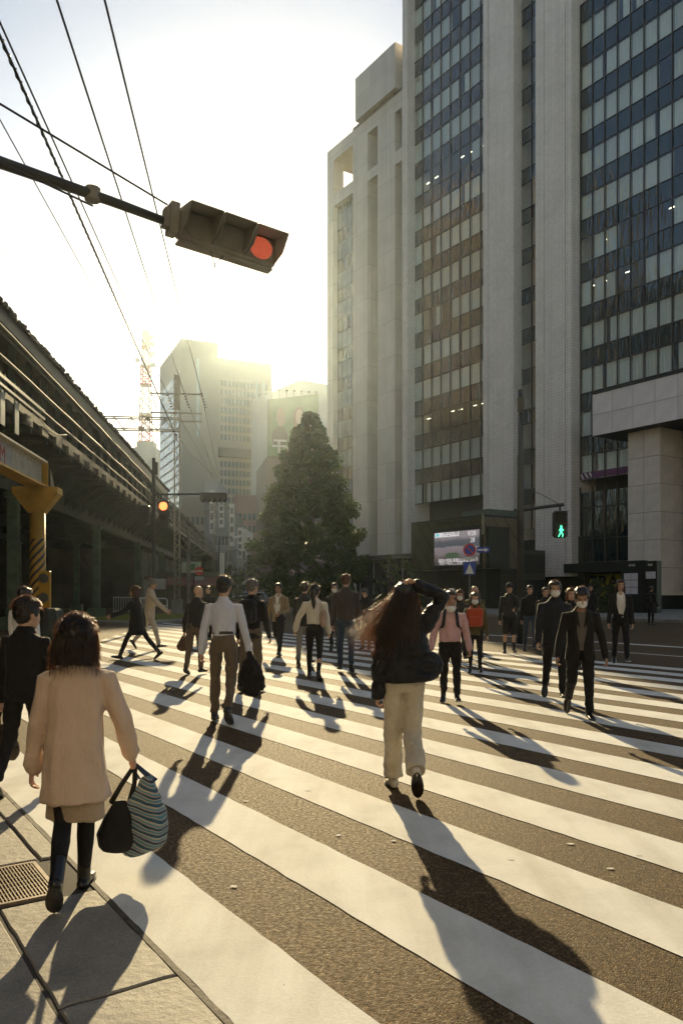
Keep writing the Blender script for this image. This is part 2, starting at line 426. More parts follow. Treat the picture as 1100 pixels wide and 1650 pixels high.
GRASSM = leafmat('grass_blade', (.10, .12, .03), (.16, .16, .05), .5)
m.build('grass', GRASSM)['kind'] = 'stuff'

# ================================================================== OFFICE BUILDING (right)
DC, DW = 57.0, 58.15                       # planes of the tiled piers and of the glazing
FL, ZW0 = 3.92, 12.7
ob = empty('office_building', (0, 0, 0), RS, 'tall office block of white tiled piers between dark glazed window bands', 'building')
def pier(px0, px1, z0, z1, parent=ob, D=DC, depth_=6.0, joints=(), m_=TILE):
    x0, x1 = LX(px0, D), LX(px1, D); cuts = sorted([x0]+[LX(j, D) for j in joints]+[x1]); b = MB()
    for i in range(len(cuts)-1):
        a = cuts[i]+(.04 if i else 0); c = cuts[i+1]-(.04 if i < len(cuts)-2 else 0); b.bb(a, c, D, D+depth_, z0, z1)
    for j in cuts[1:-1]: b.bb(j-.04, j+.04, D+.12, D+depth_, z0, z1)
    return b.build('tiled_pier', m_, parent)
ZT = 78
pier(648, 655.5, .13, ZT, joints=(652,)); XA0 = LX(667, DW)
pier(778, 826.5, 6.0, ZT, joints=(786,)); pier(862, 920, 2.9, ZT, joints=(876, 910))
XA1 = LX(778, DC); XB0 = LX(838, DW); XB1 = LX(862, DC); XC0 = LX(935, DW); XC1 = LX(1240, DW)
b = MB(); b.bb(LX(650, DC), LX(1300, DC), DW+2.2, DW+40, 0, ZT-1); b.bb(XC1, LX(1300, DC), DC+.3, DW+2.2, 0, ZT-1); b.build('core', DARKROOM, ob)
b = MB(); b.bb(LX(648, DC), LX(1300, DC), DC+.5, DW+40, ZT, ZT+1.2); b.build('roof', CONC, ob)

def curtain_mesh(w, h, cov):
    m = MB(); n_ = 14; top = []; bot = []
    x0, x1 = cov
    for i in range(n_+1):
        f = i/n_; x = w*(x0+(x1-x0)*f); y = .03*sin(f*19)+.012*sin(f*47)
        top.append((x, y, h)); bot.append((x, y*1.3, .02))
    m.add(top+bot, [(i, i+1, n_+2+i, n_+1+i) for i in range(n_)]); return m
def window_band(x0, x1, cols, krange, hv, spm, zc0=ZW0, D=DW, light_rows=(), stuff_above=None, parent=ob, seed=1, curtains=True, mull=.07):
    rr = random.Random(seed); pw = (x1-x0)/cols; hs = FL-hv
    v = MB(); v.bb(.0, pw-mull, 0, .03, 0, hv-.06); vme = v.mesh('window_pane', GLASS)
    s = MB(); s.bb(.0, pw-mull, 0, .04, 0, hs-.06); sme = s.mesh('spandrel_panel', spm)
    cm = [curtain_mesh(pw-mull, hv-.08, c).mesh('curtain', CURTAIN, True) for c in ((0, 1), (0, 1), (0, 1), (0, 1), (0, 1), (0, 1), (0, .7), (.3, 1), (0, .98))]
    bl = [curtain_mesh(pw-mull, hv-.08, (0, 1))]; 
    for k in krange:
        zc = zc0+FL*k; z0 = zc-hv/2
        for c in range(cols):
            x = x0+pw*c+mull/2; lit = k in light_rows
            o = link('window_pane', vme, parent, (x, D, z0+.03))
            o2 = link('spandrel_panel', sme, parent, (x, D+.01, z0+hv+.03))
            if curtains and (rr.random() < (.3 if lit else .97)): link('curtain', rr.choice(cm), parent, (x, D+.22, z0+.04))
            if lit and rr.random() < .45 and curtains:
                l = MB(); q0_ = rr.uniform(.1, pw*.5); l.bb(q0_, q0_+rr.uniform(.4, pw*.45), 0, .09, 0, .045); lo = l.build('ceiling_light', emis('fluorescent_tube', (1, .93, .72), 3.0), parent, loc=(x, D+rr.uniform(.8, 1.6), z0+hv-rr.uniform(.2, .3)))
    # mullions and transoms
    zb = zc0+FL*krange[0]-hv/2; zt = zc0+FL*(krange[-1]+1)-hv/2
    mm = MB(); mm.bb(-mull/2, mull/2, -.09, .06, zb, zt); mme = mm.mesh('mullion', FRAME)
    for c in range(cols+1): link('mullion', mme, parent, (x0+pw*c, D, 0))
    tt = MB(); tt.bb(x0+mull/2, x1-mull/2, -.05, .04, -.03, .03); tme = tt.mesh('transom', FRAME)
    for k in krange:
        link('transom', tme, parent, (0, D, zc0+FL*k-hv/2)); link('transom', tme, parent, (0, D, zc0+FL*k+hv/2))
    link('transom', tme, parent, (0, D, zt))
window_band(XA0, XA1, 8, list(range(0, 16)), 2.25, SPANDREL2, light_rows=(2, 9), seed=4)
window_band(XC0, XC1, 13, list(range(1, 11)), 2.25, SPANDREL, light_rows=(4, 5), seed=8)
window_band(XB0, XB1, 2, list(range(-1, 16)), 2.5, SPANDREL, seed=9, curtains=False)
# lower storeys of band C with tall shop glazing and the purple banner
window_band(XC0, XC1, 13, [0], 2.25, SPANDREL, seed=11)
b = MB(); b.bb(XC0, XC1, DW+.05, DW+.1, 4.0, ZW0-FL/2-.3); b.build('lower_glazing', SPANDREL, ob)
pw = (XC1-XC0)/13
for c in range(6):
    b = MB(); b.bb(-.04, .04, -.12, .02, 4.0, ZW0-FL/2+.2); b.build('mullion', FRAME, ob, loc=(XC0+pw*c, DW, 0))
for z in (4.1, 6.2, 9.0): b = MB(); b.bb(XC0, XC0+pw*5, DW-.06, DW+.03, z, z+.09); b.build('transom', FRAME, ob)
b = MB(); b.bb(XC0+.1, XC0+pw*4-.1, DW-.012, DW-.004, ZW0-1.05, ZW0-.45); b.build('window_banner', mat('purple_banner_print', (.16, .06, .15), .5), ob)
for i in range(3):
    b = MB(); x = XC0+.2+i*.5; b.prism([(x, DW-.02, ZW0-1.0), (x+.2, DW-.02, ZW0-1.0), (x-.12+.0, DW-.02, ZW0-.5), (x-.32+.0+.0, DW-.02, ZW0-.5)], (0, .006, 0)); b.build('banner_stripe', WHITEP, ob)
# ground floor: dark fascia, yellow shop window with letters
b = MB(); b.bb(XC0-.6, XC0+pw*5, DW-1.6, DW+.04, 3.2, 4.0); b.build('shop_fascia', DARKG, ob)
b = MB(); b.bb(LX(778, DC), LX(930, DC), DC+.9, DW+2, .13, 6.5); b.bb(XC0-.6, XC1, DW+.6, DW+2, .13, 3.2); b.build('ground_floor', DARKG, ob)
yb = MB(); yb.bb(XC0+.15, XC0+4.6, DW+.5, DW+.58, 1.0, 3.1); yb.build('shop_sign_board', mat('yellow_shop_print', (.42, .36, .03), .5), ob)
def text(body, size, mt, parent=None, loc=(0, 0, 0), rot=(pi/2, 0, 0), ext=.01, name='lettering', align='LEFT', off=0.0, sx=1.0):
    c = bpy.data.curves.new(name, 'FONT'); c.body = body; c.size = size; c.extrude = ext; c.align_x = align; c.resolution_u = 3
    o = bpy.data.objects.new(name, c); COL.objects.link(o); c.materials.append(mt)
    if parent: o.parent = parent
    c.offset = off; bpy.context.view_layer.update()
    me = bpy.data.meshes.new_from_object(o.evaluated_get(bpy.context.evaluated_depsgraph_get())); bpy.data.objects.remove(o); me.name = name
    o = bpy.data.objects.new(name, me); COL.objects.link(o); o.parent = parent
    o.location = loc; o.rotation_euler = rot; o.scale = (sx, 1, 1); return o
BLACKT = mat('black_lettering', (.012, .012, .012), .5)
text('GRA', 1.45, BLACKT, ob, (XC0+.25, DW+.49, 1.9), sx=1.18, off=.045)
# projecting canopy block with stone panels and its pier
DCN = 54.0
x0 = LX(954, DCN); x1 = x0+22; zb, zt = LZ(954, 703, DCN), LZ(954, 636, DCN)
b = MB(); b.bb(x0+.03, x1, DCN+.03, DW-.2, zb, zt); b.build('canopy_core', mat('dark_soffit', (.035, .032, .026), .6), ob)
PANEL = mat('grey_stone_panel', (.78, .72, .68), .6, 0, .12, 1.0, .08, 8, rnd=.08)
pw_ = 1.95; ph_ = (zt-zb)/2
pm = MB(); pm.bevbox((pw_/2, 0, ph_/2), (pw_-.03, .06, ph_-.03), .008); pme = pm.mesh('stone_panel', PANEL)
for i in range(11):
    for j in range(2): link('stone_panel', pme, ob, (x0+i*pw_, DCN, zb+j*ph_))
ep = MB(); ep.bb(-.03, .03, .04, DW-.2-DCN, zb, zt); ep.build('end_panel', PANEL, ob, loc=(x0, DCN, 0))
b = MB(); b.bb(x0-.1, x1, DCN-.1, DCN+1, zt, zt+.18); b.build('coping', BLACKM, ob)
DCP = 55.2; cx0, cx1 = LX(1011, DCP), LX(1062, DCP)
b = MB(); b.bb(cx0+.03, cx1-.03, DCP+.03, DW+1.2, 1.2, zb-.002); b.build('pier_core', DARKG, ob)
cw = (cx1-cx0)/2; zrow = 2.45; n_r = int((zb-1.0)/zrow)+1; zrow = (zb-1.2)/n_r
BEIGE = mat('beige_stone_panel', (.70, .63, .54), .6, 0, .15, 1.0, .08, 8, rnd=.08)
pm = MB(); pm.bevbox((cw/2, 0, zrow/2), (cw-.03, .06, zrow-.03), .008); pme = pm.mesh('stone_panel', BEIGE)
dd = (DW+1.2-DCP); pm2 = MB(); pm2.bevbox((0, dd/2, zrow/2), (.06, dd-.03, zrow-.03), .008); pme2 = pm2.mesh('stone_panel', BEIGE)
for j in range(n_r):
    for i in range(2): link('stone_panel', pme, ob, (cx0+i*cw, DCP, 1.2+j*zrow))
    link('stone_panel', pme2, ob, (cx1, DCP, 1.2+j*zrow))
b = MB(); b.bb(cx0-.04, cx1+.04, DCP-.04, DW+1.2, .13, 1.2); b.build('plinth', DARKG, ob)
# roller shutter right of the pier
sh = MB(); sh.bb(0, 6.2, 0, .05, 0, .075); sme = sh.mesh('shutter_slat', mat('grey_shutter_slat', (.17, .16, .145), .5, .3))
zz = .3; i = 0
while zz < zb-.2 and i < 110: link('shutter_slat', sme, ob, (cx1+.1, DW+(.02 if i % 2 else 0), zz)); zz += .115; i += 1
b = MB(); b.bb(cx1+.1, cx1+6.4, DW+.06, DW+.2, .13, zb); b.build('shutter_back', BLACKM, ob)

# ================================================================== LOWER TOWER (left wing)
DT = 57.3
tw = empty('office_tower', (0, 0, 0), RS, 'pale clad tower wing with open roof frame and narrow window slots', 'building')
ZR = LZ(550, 226, DT); ZB = LZ(604, 176, DT); ZBT = LZ(604, 106, DT)
xL, xo0, xo1 = LX(527, DT), LX(537, DT), LX(568, DT); xs0, xs1 = LX(592, DT), LX(608, DT); xq0, xq1 = LX(636, DT), LX(647, DT); xE = LX(656, DT)
def wall(x0, x1, z0, z1, y0=DT, y1=DT+1.6, name='wall_panel', m_=TILE2): b = MB(); b.bb(x0, x1, y0, y1, z0, z1); return b.build(name, m_, tw)
zo0, zo1 = LZ(552, 303, DT), LZ(552, 246, DT); zw1 = LZ(552, 322, DT)
wall(xL, xo0, 0, ZR); wall(xo0, xo1, zo1, ZR); wall(xo0, xo1, zw1, zo0)
wall(xo1+.03, xs0, 0, ZB-.4); wall(xs1, xq0, 0, ZB-.4); wall(xq1, xE, 0, ZB-.4)
zs1, zs0, zs2 = LZ(600, 208, DT), LZ(600, 270, DT), LZ(600, 286, DT)
wall(xs0, xs1, zs1, ZB-.4); wall(xs0, xs1, zs2, zs0)
zq1, zq0, zq2 = LZ(641, 177, DT), LZ(641, 241, DT), LZ(641, 262, DT)
wall(xq0, xq1, zq1, ZB-.4); wall(xq0, xq1, zq2, zq0)
wall(LX(572, DT-.6), LX(636, DT-.6), ZB, ZBT, DT-.6, DT+18, 'roof_box'); wall(xo1, xE, ZB-.42, ZB-.002, DT+.02, DT+18, 'roof_slab', CONC)
wall(xE-3, xE+1, ZB, ZBT-1.2, DT+1, DT+10, 'roof_box')
b = MB(); b.bb(xo1, xE, DT+1.6, DT+18, 0, ZB-.42); b.bb(xL+.2, xo1, DT+1.6, DT+14, 0, zo0-.4); b.build('core', DARKROOM, tw)
# open roof frame: back posts and slab edge
b = MB(); b.bb(xL, xo1, DT+1.6, DT+9, zo1+.02, ZR-.02); b.build('roof_slab', TILE2, tw)
b = MB(); b.bb(xL, xL+1.2, DT+7.8, DT+9, zo0, zo1+.02); b.bb(xL, xL+.8, DT+1.6, DT+7.8, zo0-.4, zo0+.6); b.build('roof_post', TILE2, tw)
b = MB(); b.bb(xo1-2.2, xo1-1.0, DT+7.8, DT+9, zo0, zo1+.02); b.build('roof_post', TILE2, tw)
# windows of the tower: panes a few pixels wide
def small_band(x0, x1, cols, z0, z1, D, fl=FL, dark=SPANDREL2):
    a = MB(); c_ = MB(); f_ = MB(); pw = (x1-x0)/cols; z = z0; k = 0
    while z < z1-1:
        for c in range(cols):
            a.bb(x0+pw*c+.05, x0+pw*(c+1)-.05, D, D+.03, z+.03, min(z1, z+2.2)); c_.bb(x0+pw*c+.05, x0+pw*(c+1)-.05, D+.01, D+.05, z+2.26, min(z1, z+fl-.03))
        f_.bb(x0, x1, D-.04, D+.02, z-.03, z+.03); f_.bb(x0, x1, D-.04, D+.02, z+2.2, z+2.26); z += fl; k += 1
    for c in range(cols+1): f_.bb(x0+pw*c-.05, x0+pw*c+.05, D-.06, D+.03, z0, z1)
    for nm, q, m_ in (('window_panes', a, mat('tower_window_glass', (.30, .35, .35), .08, var=.3, vscale=.4)), ('spandrels', c_, dark), ('window_frames', f_, FRAME)):
        o = q.build(nm, m_, tw); o['kind'] = 'stuff'
small_band(xo0+.02, xo1-.02, 4, 2.0, zw1, DT+.7); small_band(xs0+.9, xs1-.02, 1, 2, zs2, DT+1.3, dark=SPANDREL); small_band(xs0+.9, xs1-.02, 1, zs0, zs1, DT+1.3, dark=SPANDREL)
small_band(xq0+.3, xq1-.02, 1, 2, zq2, DT+.9); small_band(xq0+.3, xq1-.02, 1, zq0, zq1, DT+.9)

# ================================================================== PODIUM + SCREEN HOUSE
DP = 50.0
pod = empty('podium_building', (0, 0, 0), RS, 'low dark glazed podium with entrance below the tower and behind the screen house', 'building')
x0, x1 = LX(560, DP), LX(790, DP); zt = LZ(640, 893, DP)
b = MB(); b.bb(x0, x1, DP+1.2, DC-.02, .13, zt-.4); b.build('wall', DARKG, pod)
b = MB(); b.bb(x0-.6, x1, DP-.3, DC-.02, zt-.4, zt); b.build('roof', mat('podium_roof_edge', (.06, .055, .045), .4), pod)
b = MB(); b.bb(-.06, .06, -.05, .08, .13, zt-.42); pme = b.mesh('post', mat('pale_aluminium_post', (.28, .26, .22), .4, .5))
for i in range(9): link('post', pme, pod, (x0+1+i*(x1-x0-2)/8, DP+1.0, 0))
b = MB(); b.bb(0, 2.6, 0, .03, 0, zt-1.1); gme = b.mesh('glass_pane', SPANDREL2)
for i in range(8): link('glass_pane', gme, pod, (x0+1.2+i*(x1-x0-2)/8, DP+1.05, .4))
DS = 45.0
scr = empty('screen_building', (0, 0, 0), RS, 'low bronze clad corner building carrying a large video screen', 'building')
sx1 = LX(778, DS); sx0 = LX(662, DS); szt = LZ(778, 823, DS); szb = LZ(778, 916, DS)
def diag(name, c1, c2):
    t = NT(name); sp = t.n('SeparateXYZ', ins={'Vector': t.coord()})
    a = t.math('ADD', t.math('ADD', sp.outputs[0], t.math('MULTIPLY', sp.outputs[1], 1.0)), t.math('MULTIPLY', sp.outputs[2], .8))
    fr_ = t.math('FRACT', t.math('MULTIPLY', a, .75)); line = t.math('LESS_THAN', fr_, .07)
    n = t.ramp(t.noise(t.coord(), .8, 4), [(.3, c1), (.7, c2)])
    c = t.mix(line, n, tuple(k*.35 for k in c1))
    return t.surf(t.princ(Base_Color=c, Roughness=.38, Metallic=.5, Normal=t.bump(t.math('SUBTRACT', 1.0, line), .5, .02)))
DIAG = diag('bronze_diagonal_cladding', (.06, .06, .035), (.10, .09, .05)); DIAG2 = diag('brown_diagonal_cladding', (.16, .13, .09), (.22, .18, .13))
sdep = 4.3
b = MB(); b.bb(sx0, sx1-.06, DS, DS+sdep, szb, szt-.45); b.build('wall', DIAG, scr)
b = MB(); b.bb(sx1-.06, sx1, DS+.05, DS+sdep, szb, szt-.45); b.build('side_wall', DIAG2, scr)
b = MB(); b.bb(sx0, sx1+.02, DS-.03, DS+sdep, szt-.45, szt-.3); b.build('coping', DARKG, scr)
b = MB(); b.bb(sx1-.12, sx1+.05, DS-.05, DS+.05, szt-1.9, szt-.3); b.build('corner_trim', mat('pale_corner_trim', (.5, .45, .33), .3, .6), scr)  # pale metallic strip on the upper part of the corner
b = MB(); b.bb(sx1-3.6, sx1-.3, DS+1, DS+sdep, szt-.3, szt+.25); b.build('roof_plant', mat('green_grey_plant', (.10, .13, .11), .5), scr)
b = MB(); b.bb(sx0-1, sx1+.3, DS+1.6, DP+1, .13, szb); b.build('ground_floor', DARKG, scr)
b = MB(); b.bb(-.15, .15, -.15, .15, .13, szb); pme = b.mesh('column', DARKG)
for i in range(4): link('column', pme, scr, (sx0+.5+i*(sx1-sx0-1)/3, DS+.5, 0))
b = MB(); b.bb(sx0-4, sx1+5, DS+1.62, DS+1.64, 2.4, 2.9); b.build('fascia', mat('dark_fascia_board', (.05, .045, .035), .4), scr)  # plain dark board across the ground floor
# side dark box panel
b = MB(); b.bb(sx1+.005, sx1+.35, DS+.25, DS+2.6, szb, LZ(778, 848, DS)); b.build('side_panel', DARKG, scr)
b = MB(); b.bb(LX(702, DS)-.12, sx1-.14, DS-.22, DS-.005, szb+.02, LZ(778, 846, DS)); b.build('screen_housing', DARKG, scr)
xs_0, xs_1 = LX(703, DS), sx1-.2; zs_0, zs_1 = LZ(740, 911, DS), LZ(740, 856, DS)
def screen_mat():
    t = NT('video_screen'); g_ = t.n('SeparateXYZ', ins={'Vector': t.coord('Generated')}); x_, z_ = g_.outputs[0], g_.outputs[2]
    n = t.noise(t.coord('Generated'), 3, 4); zz_ = t.math('ADD', z_, t.math('MULTIPLY_ADD', n, .3, -.15))
    c = t.ramp(zz_, [(.0, (.05, .045, .05)), (.22, (.10, .085, .085)), (.34, (.20, .17, .19)), (.52, (.26, .22, .25)), (.56, (.07, .09, .11)), (.72, (.11, .11, .13)), (.86, (.30, .27, .30))])
    return t.surf(t.princ(Base_Color=(.01, .01, .01), Emission_Color=c, Emission_Strength=.42, Roughness=.3))
b = MB(); b.bb(xs_0, xs_1, DS-.26, DS-.225, zs_0, zs_1); so = b.build('video_screen', screen_mat(), scr)
WT = emis('screen_white', (.75, .72, .78), .5); W_ = xs_1-xs_0; H_ = zs_1-zs_0
def sbox(x, y, w, h, m_, d=.012, nm='screen_graphic'): b = MB(); b.bb(xs_0+x*W_, xs_0+(x+w)*W_, DS-.262-d, DS-.262, zs_0+y*H_, zs_0+(y+h)*H_); return b.build(nm, m_, scr)
sbox(.02, .86, .55, .13, WT)
b = MB(); b.ell((xs_0+W_*.08, DS-.275, zs_0+H_*.925), (W_*.045, .004, H_*.05)); b.build('screen_graphic', emis('screen_cyan', (.1, .5, .6), .6), scr)
text('［天空の様］', W_*.085, BLACKT, scr, (xs_0+W_*.13, DS-.28, zs_0+H_*.895), ext=.002)
text('9/28\n  28', W_*.10, WT, scr, (xs_0+W_*.76, DS-.28, zs_0+H_*.84), ext=.002)
text('福岡大野城 東側の上に渋滞あり', W_*.062, WT, scr, (xs_0+W_*.1, DS-.28, zs_0+H_*.11), ext=.002)
text('10日〜4日にご注意下さい。', W_*.062, WT, scr, (xs_0+W_*.12, DS-.28, zs_0+H_*.03), ext=.002)
b = MB(); b.ell((xs_0+W_*.42, DS-.27, zs_0+H_*.3), (W_*.17, .004, H_*.09)); b.build('screen_graphic', emis('screen_dark_green', (.03, .05, .03), .8), scr)
text('サウスウエストビルディング', W_*.068, BLACKT, scr, (xs_0+W_*.05, DS-.24, LZ(740, 846, DS)+.12), ext=.03)
# no parking sign that stands in front of the screen, with arrow plate
q = PY(756, 953, 40); ps = empty('no_parking_sign', (q.x, q.y, 0), 0, 'round blue and red no parking sign with an arrow plate in front of the screen', 'sign')
zc = PY(755, 886, 40).z
b = MB(); b.tube([(0, .05, 0), (0, .05, zc+.3)], .035, 8); b.build('pole', mat('grey_sign_pole', (.2, .2, .19), .5, .4), ps)
RED, BLUE = mat('sign_red', (.55, .03, .02), .4, var=.05), mat('sign_blue', (.02, .06, .35), .4, var=.05)
b = MB(); b.cyl((0, -.02, zc), .32, .03, 24, (0, 1, 0)); b.build('sign_rim', RED, ps)
b = MB(); b.cyl((0, -.03, zc), .24, .012, 24, (0, 1, 0)); b.build('sign_face', BLUE, ps)
b = MB(); b.box((0, -.036, zc), (.5, .01, .06), Matrix.Rotation(radians(45), 3, 'Y')); b.build('slash_bar', RED, ps)
b = MB(); b.bb(.36, 1.0, -.02, 0, zc-.14, zc+.14); b.build('arrow_plate', BLUE, ps)
b = MB(); b.bb(.42, .75, -.03, -.021, zc-.03, zc+.03); b.add([(.75, -.026, zc-.1), (.95, -.026, zc), (.75, -.026, zc+.1)], [(0, 1, 2)]); b.build('arrow', WHITEP, ps)
b = MB(); b.bb(-.25, .25, -.02, 0, zc-.48, zc-.36); b.build('caption_plate', WHITEP, ps)
b = MB(); b.bb(-.3, .3, -.02, 0, zc-1.25, zc-.62); b.build('crossing_plate', BLUE, ps)
b = MB(); b.add([(0, -.025, zc-.68), (-.22, -.025, zc-1.2), (.22, -.025, zc-1.2)], [(0, 1, 2)]); b.build('crossing_triangle', WHITEP, ps)

# kiosk with pale map panels
q = P(1028, 990.5); kx = q.x; ky = q.y
ki = empty('information_kiosk', (kx, ky, .0), RS, 'black information kiosk with pale six part map panel by the stone pier', 'kiosk')
b = MB(); b.bb(-1.35, .35, 0, .5, .0, 3.55); b.build('body', DARKG, ki)
b = MB(); b.bb(.36, 1.2, .2, .7, .0, 3.5); b.build('side_body', DARKG, ki)
MAPM = mat('pale_map_print', (.62, .60, .63), .5, 0, .12, 6)
mm_ = MB(); mm_.bb(0, .5, -.03, 0, 0, .43); mme = mm_.mesh('map_panel', MAPM)
for i in range(2):
    for j in range(3): link('map_panel', mme, ki, (-1.1+i*.54, 0, 1.35+j*.47))
for i in range(2): b = MB(); b.bb(.42+i*.36, .75+i*.36, .17, .2, 2.35, 2.8); b.build('map_panel', MAPM, ki)
text('案内所', .17, WHITEP, ki, (-.75, -.02, 3.18)); text('地図', .17, WHITEP, ki, (.55, .18, 3.18))
# ================================================================== RAILWAY VIADUCT
RV = radians(6.02)
via = empty('railway_viaduct', (0, 0, 0), RV, 'dark steel railway viaduct with cream pipe railings and bracketed walkway', 'viaduct')
Y0, Y1 = -46.0, 150.0; YR = 74.0
b = MB(); b.bb(-40, -8.0, Y0, Y1, 7.35, 7.6); b.build('deck', mat('dark_deck_underside', (.05, .045, .035), .8, 0, .4), via)
for d in (10.0, 14.5, 19.0, 23.5, 28):
    b = MB(); b.bb(-d-.22, -d+.22, Y0, Y1, 5.5, 5.56); b.bb(-d-.02, -d+.02, Y0, Y1, 5.56, 7.33); b.bb(-d-.22, -d+.22, Y0, Y1, 7.28, 7.34); b.build('main_girder', STEELG, via)
b = MB(); b.bb(-28, -10.25, -.06, .06, 5.9, 7.3); b.bb(-28, -10.25, -.16, .16, 5.85, 5.9); me = b.mesh('cross_girder', STEELG)
for i in range(24): link('cross_girder', me, via, (0, i*8-42, 0))
# cantilever brackets under the walkway
b = MB(); prof = [(-7.85, 7.15), (-8.7, 7.15), (-9.98, 6.0), (-9.98, 7.34), (-7.85, 7.34)]
b.prism([(x, -.03, z) for x, z in prof], (0, .06, 0))
for (xa, za), (xb, zb_) in zip(prof[:3], prof[1:3]):
    L = Vector((xb-xa, 0, zb_-za)); mid = Vector(((xa+xb)/2, 0, (za+zb_)/2)); ang = atan2(L.z, L.x)
    b.box(mid-Vector((0, 0, .02)), (L.length, .24, .035), Matrix.Rotation(-ang, 3, 'Y'))
b.bb(-7.87, -7.81, -.12, .12, 7.0, 7.36)
me = b.mesh('bracket', STEELG)
br_ys = [i*2.0+.6 for i in range(-2, 60)]
for y in br_ys: link('bracket', me, via, (0, y, 0))
# edge beam and small cleats
b = MB(); b.bb(-7.84, -7.72, Y0, Y1, 7.42, 7.66); b.build('edge_beam', STEELB, via)
b = MB(); b.bb(-7.71, -7.6, -.42, .42, 7.1, 7.4); me = b.mesh('cable_box', STEELB)
for i, y in enumerate(br_ys):
    if 15 < y < 80: link('cable_box', me, via, (0, y+1.0, 0))
# railing: posts, two pipes, stacked top channel, flanged edge strip
b = MB(); b.bb(-7.86, -7.78, -.03, .03, 7.3, 9.5); b.bb(-8.0, -7.86, -.012, .012, 7.3, 9.5); me = b.mesh('railing_post', STEELG)
for y in br_ys: link('railing_post', me, via, (0, y, 0))
for z, r, nm in ((8.04, .045, 'lower_pipe'), (8.66, .07, 'middle_pipe'), (9.56, .075, 'top_pipe'), (9.38, .04, 'second_pipe')):
    pts = [(-7.74+.006*sin(y*.7), y, z+.012*sin(y*.9+z)) for y in [Y0+i*2.0 for i in range(int((Y1-Y0)/2)+1)]]
    b = MB(); b.tube(pts, r, 8); b.build(nm, CREAM, via, True)
# brown platform screen wall behind the railing and the canopy roof
b = MB(); b.bb(-9.6, -9.5, Y0, YR, 7.6, 10.3); b.build('screen_wall', mat('brown_screen_wall', (.085, .065, .05), .8, 0, .5, .6), via)
b = MB(); Y0_, Y0 = Y0, -6.0; ribs = int((YR-Y0)/.35); top = []; bot = []
for i in range(ribs*2+1):
    y = Y0+i*.175; dz = .07*(1 if i % 2 else 0)
    for x, z in ((-8.0, 10.62), (-12.5, 11.55), (-17, 11.9)): top.append((x, y, z+dz)); 
nn = 3; fs = []
for i in range(ribs*2):
    for k in range(2): fs.append((i*nn+k, i*nn+k+1, (i+1)*nn+k+1, (i+1)*nn+k))
vs2 = top+[(x, y, z-.05) for x, y, z in top]; o_ = len(top)
fs2 = fs+[(o_+a, o_+d_, o_+c_, o_+b_) for a, b_, c_, d_ in fs]+[((i)*nn, (i+1)*nn, o_+(i+1)*nn, o_+i*nn) for i in range(ribs*2)]
b.add(vs2, fs2); b.build('canopy_roof', ROOFM, via); Y0 = Y0_
b = MB(); b.bb(-8.22, -8.1, Y0, YR, 10.12, 10.58); b.build('gutter', mat('dull_gutter', (.16, .145, .115), .5, .2), via)
b = MB(); b.prism([(-8.15, 0, 10.3), (-9.5, 0, 10.3), (-9.5, 0, 10.95), (-8.15, 0, 10.6)], (0, .12, 0)); me = b.mesh('roof_rafter', STEELB)
for i in range(20): link('roof_rafter', me, via, (0, i*4-4, 0))
# crusted debris and small weeds along the eave read as an uneven line
b = MB(); rr = random.Random(9)
for i in range(900):
    y = rr.uniform(10, YR); b.ell((-8.0+rr.uniform(-.15, .02), y, 10.68+rr.uniform(0, .05)), (.06, rr.uniform(.05, .16), rr.uniform(.03, .10)), 6, 4)
o = b.build('eave_debris', ROOFM, via); o['kind'] = 'stuff'
# hanging maintenance panels near the camera end
b = MB(); b.bevbox((0, 0, -.62), (.03, .42, 1.0), .01); me = b.mesh('hanging_panel', mat('pale_hanging_panel', (.42, .42, .34), .5, 0, .2))
for yv in (24.6, 26.0, 22.9): link('hanging_panel', me, via, (-7.55, yv, 7.6))
b = MB()
for yv in (24.6, 26.0, 22.9):
    for dy in (-.2, .2): b.bb(-7.57, -7.53, yv+dy-.015, yv+dy+.015, 7.4, 8.05)
b.bb(-7.56, -7.5, 18, 29.2, 7.85, 7.95); b.bb(-7.56, -7.5, 18, 29.2, 7.6, 7.68); b.build('panel_rack', mat('grey_green_rack', (.2, .22, .17), .5), via)
b = MB(); b.tube([(-7.6, 28+i*.6, 7.8-.35*sin(pi*i/8)) for i in range(9)], .02, 6); b.build('loose_cable', CREAM, via, True)
# columns
b = MB(); b.bb(-.2, .2, -.02, .02, 0, 5.48); b.bb(-.2, .2, -.2, -.165, 0, 5.48); b.bb(-.2, .2, .165, .2, 0, 5.48); b.bb(-.45, .45, -.4, .4, 0, .5); b.bb(-.3, .3, -.3, .3, 5.3, 5.49)
me = b.mesh('column', GREEN2)
for d in (9.7, 14.5, 19.0, 23.5):
    for y in (1, 16.5, 33, 49.5, 66, 82.5, 99, 115): link('column', me, via, (-d, y, 0))
b = MB(); b.tube([(0, 0, 5.2), (0, 8, 2.6)], .05, 6); me = b.mesh('diagonal_brace', STEELG)
for d in (14.5, 19):
    for y in (33, 49.5, 66): link('diagonal_brace', me, via, (-d, y, 0))
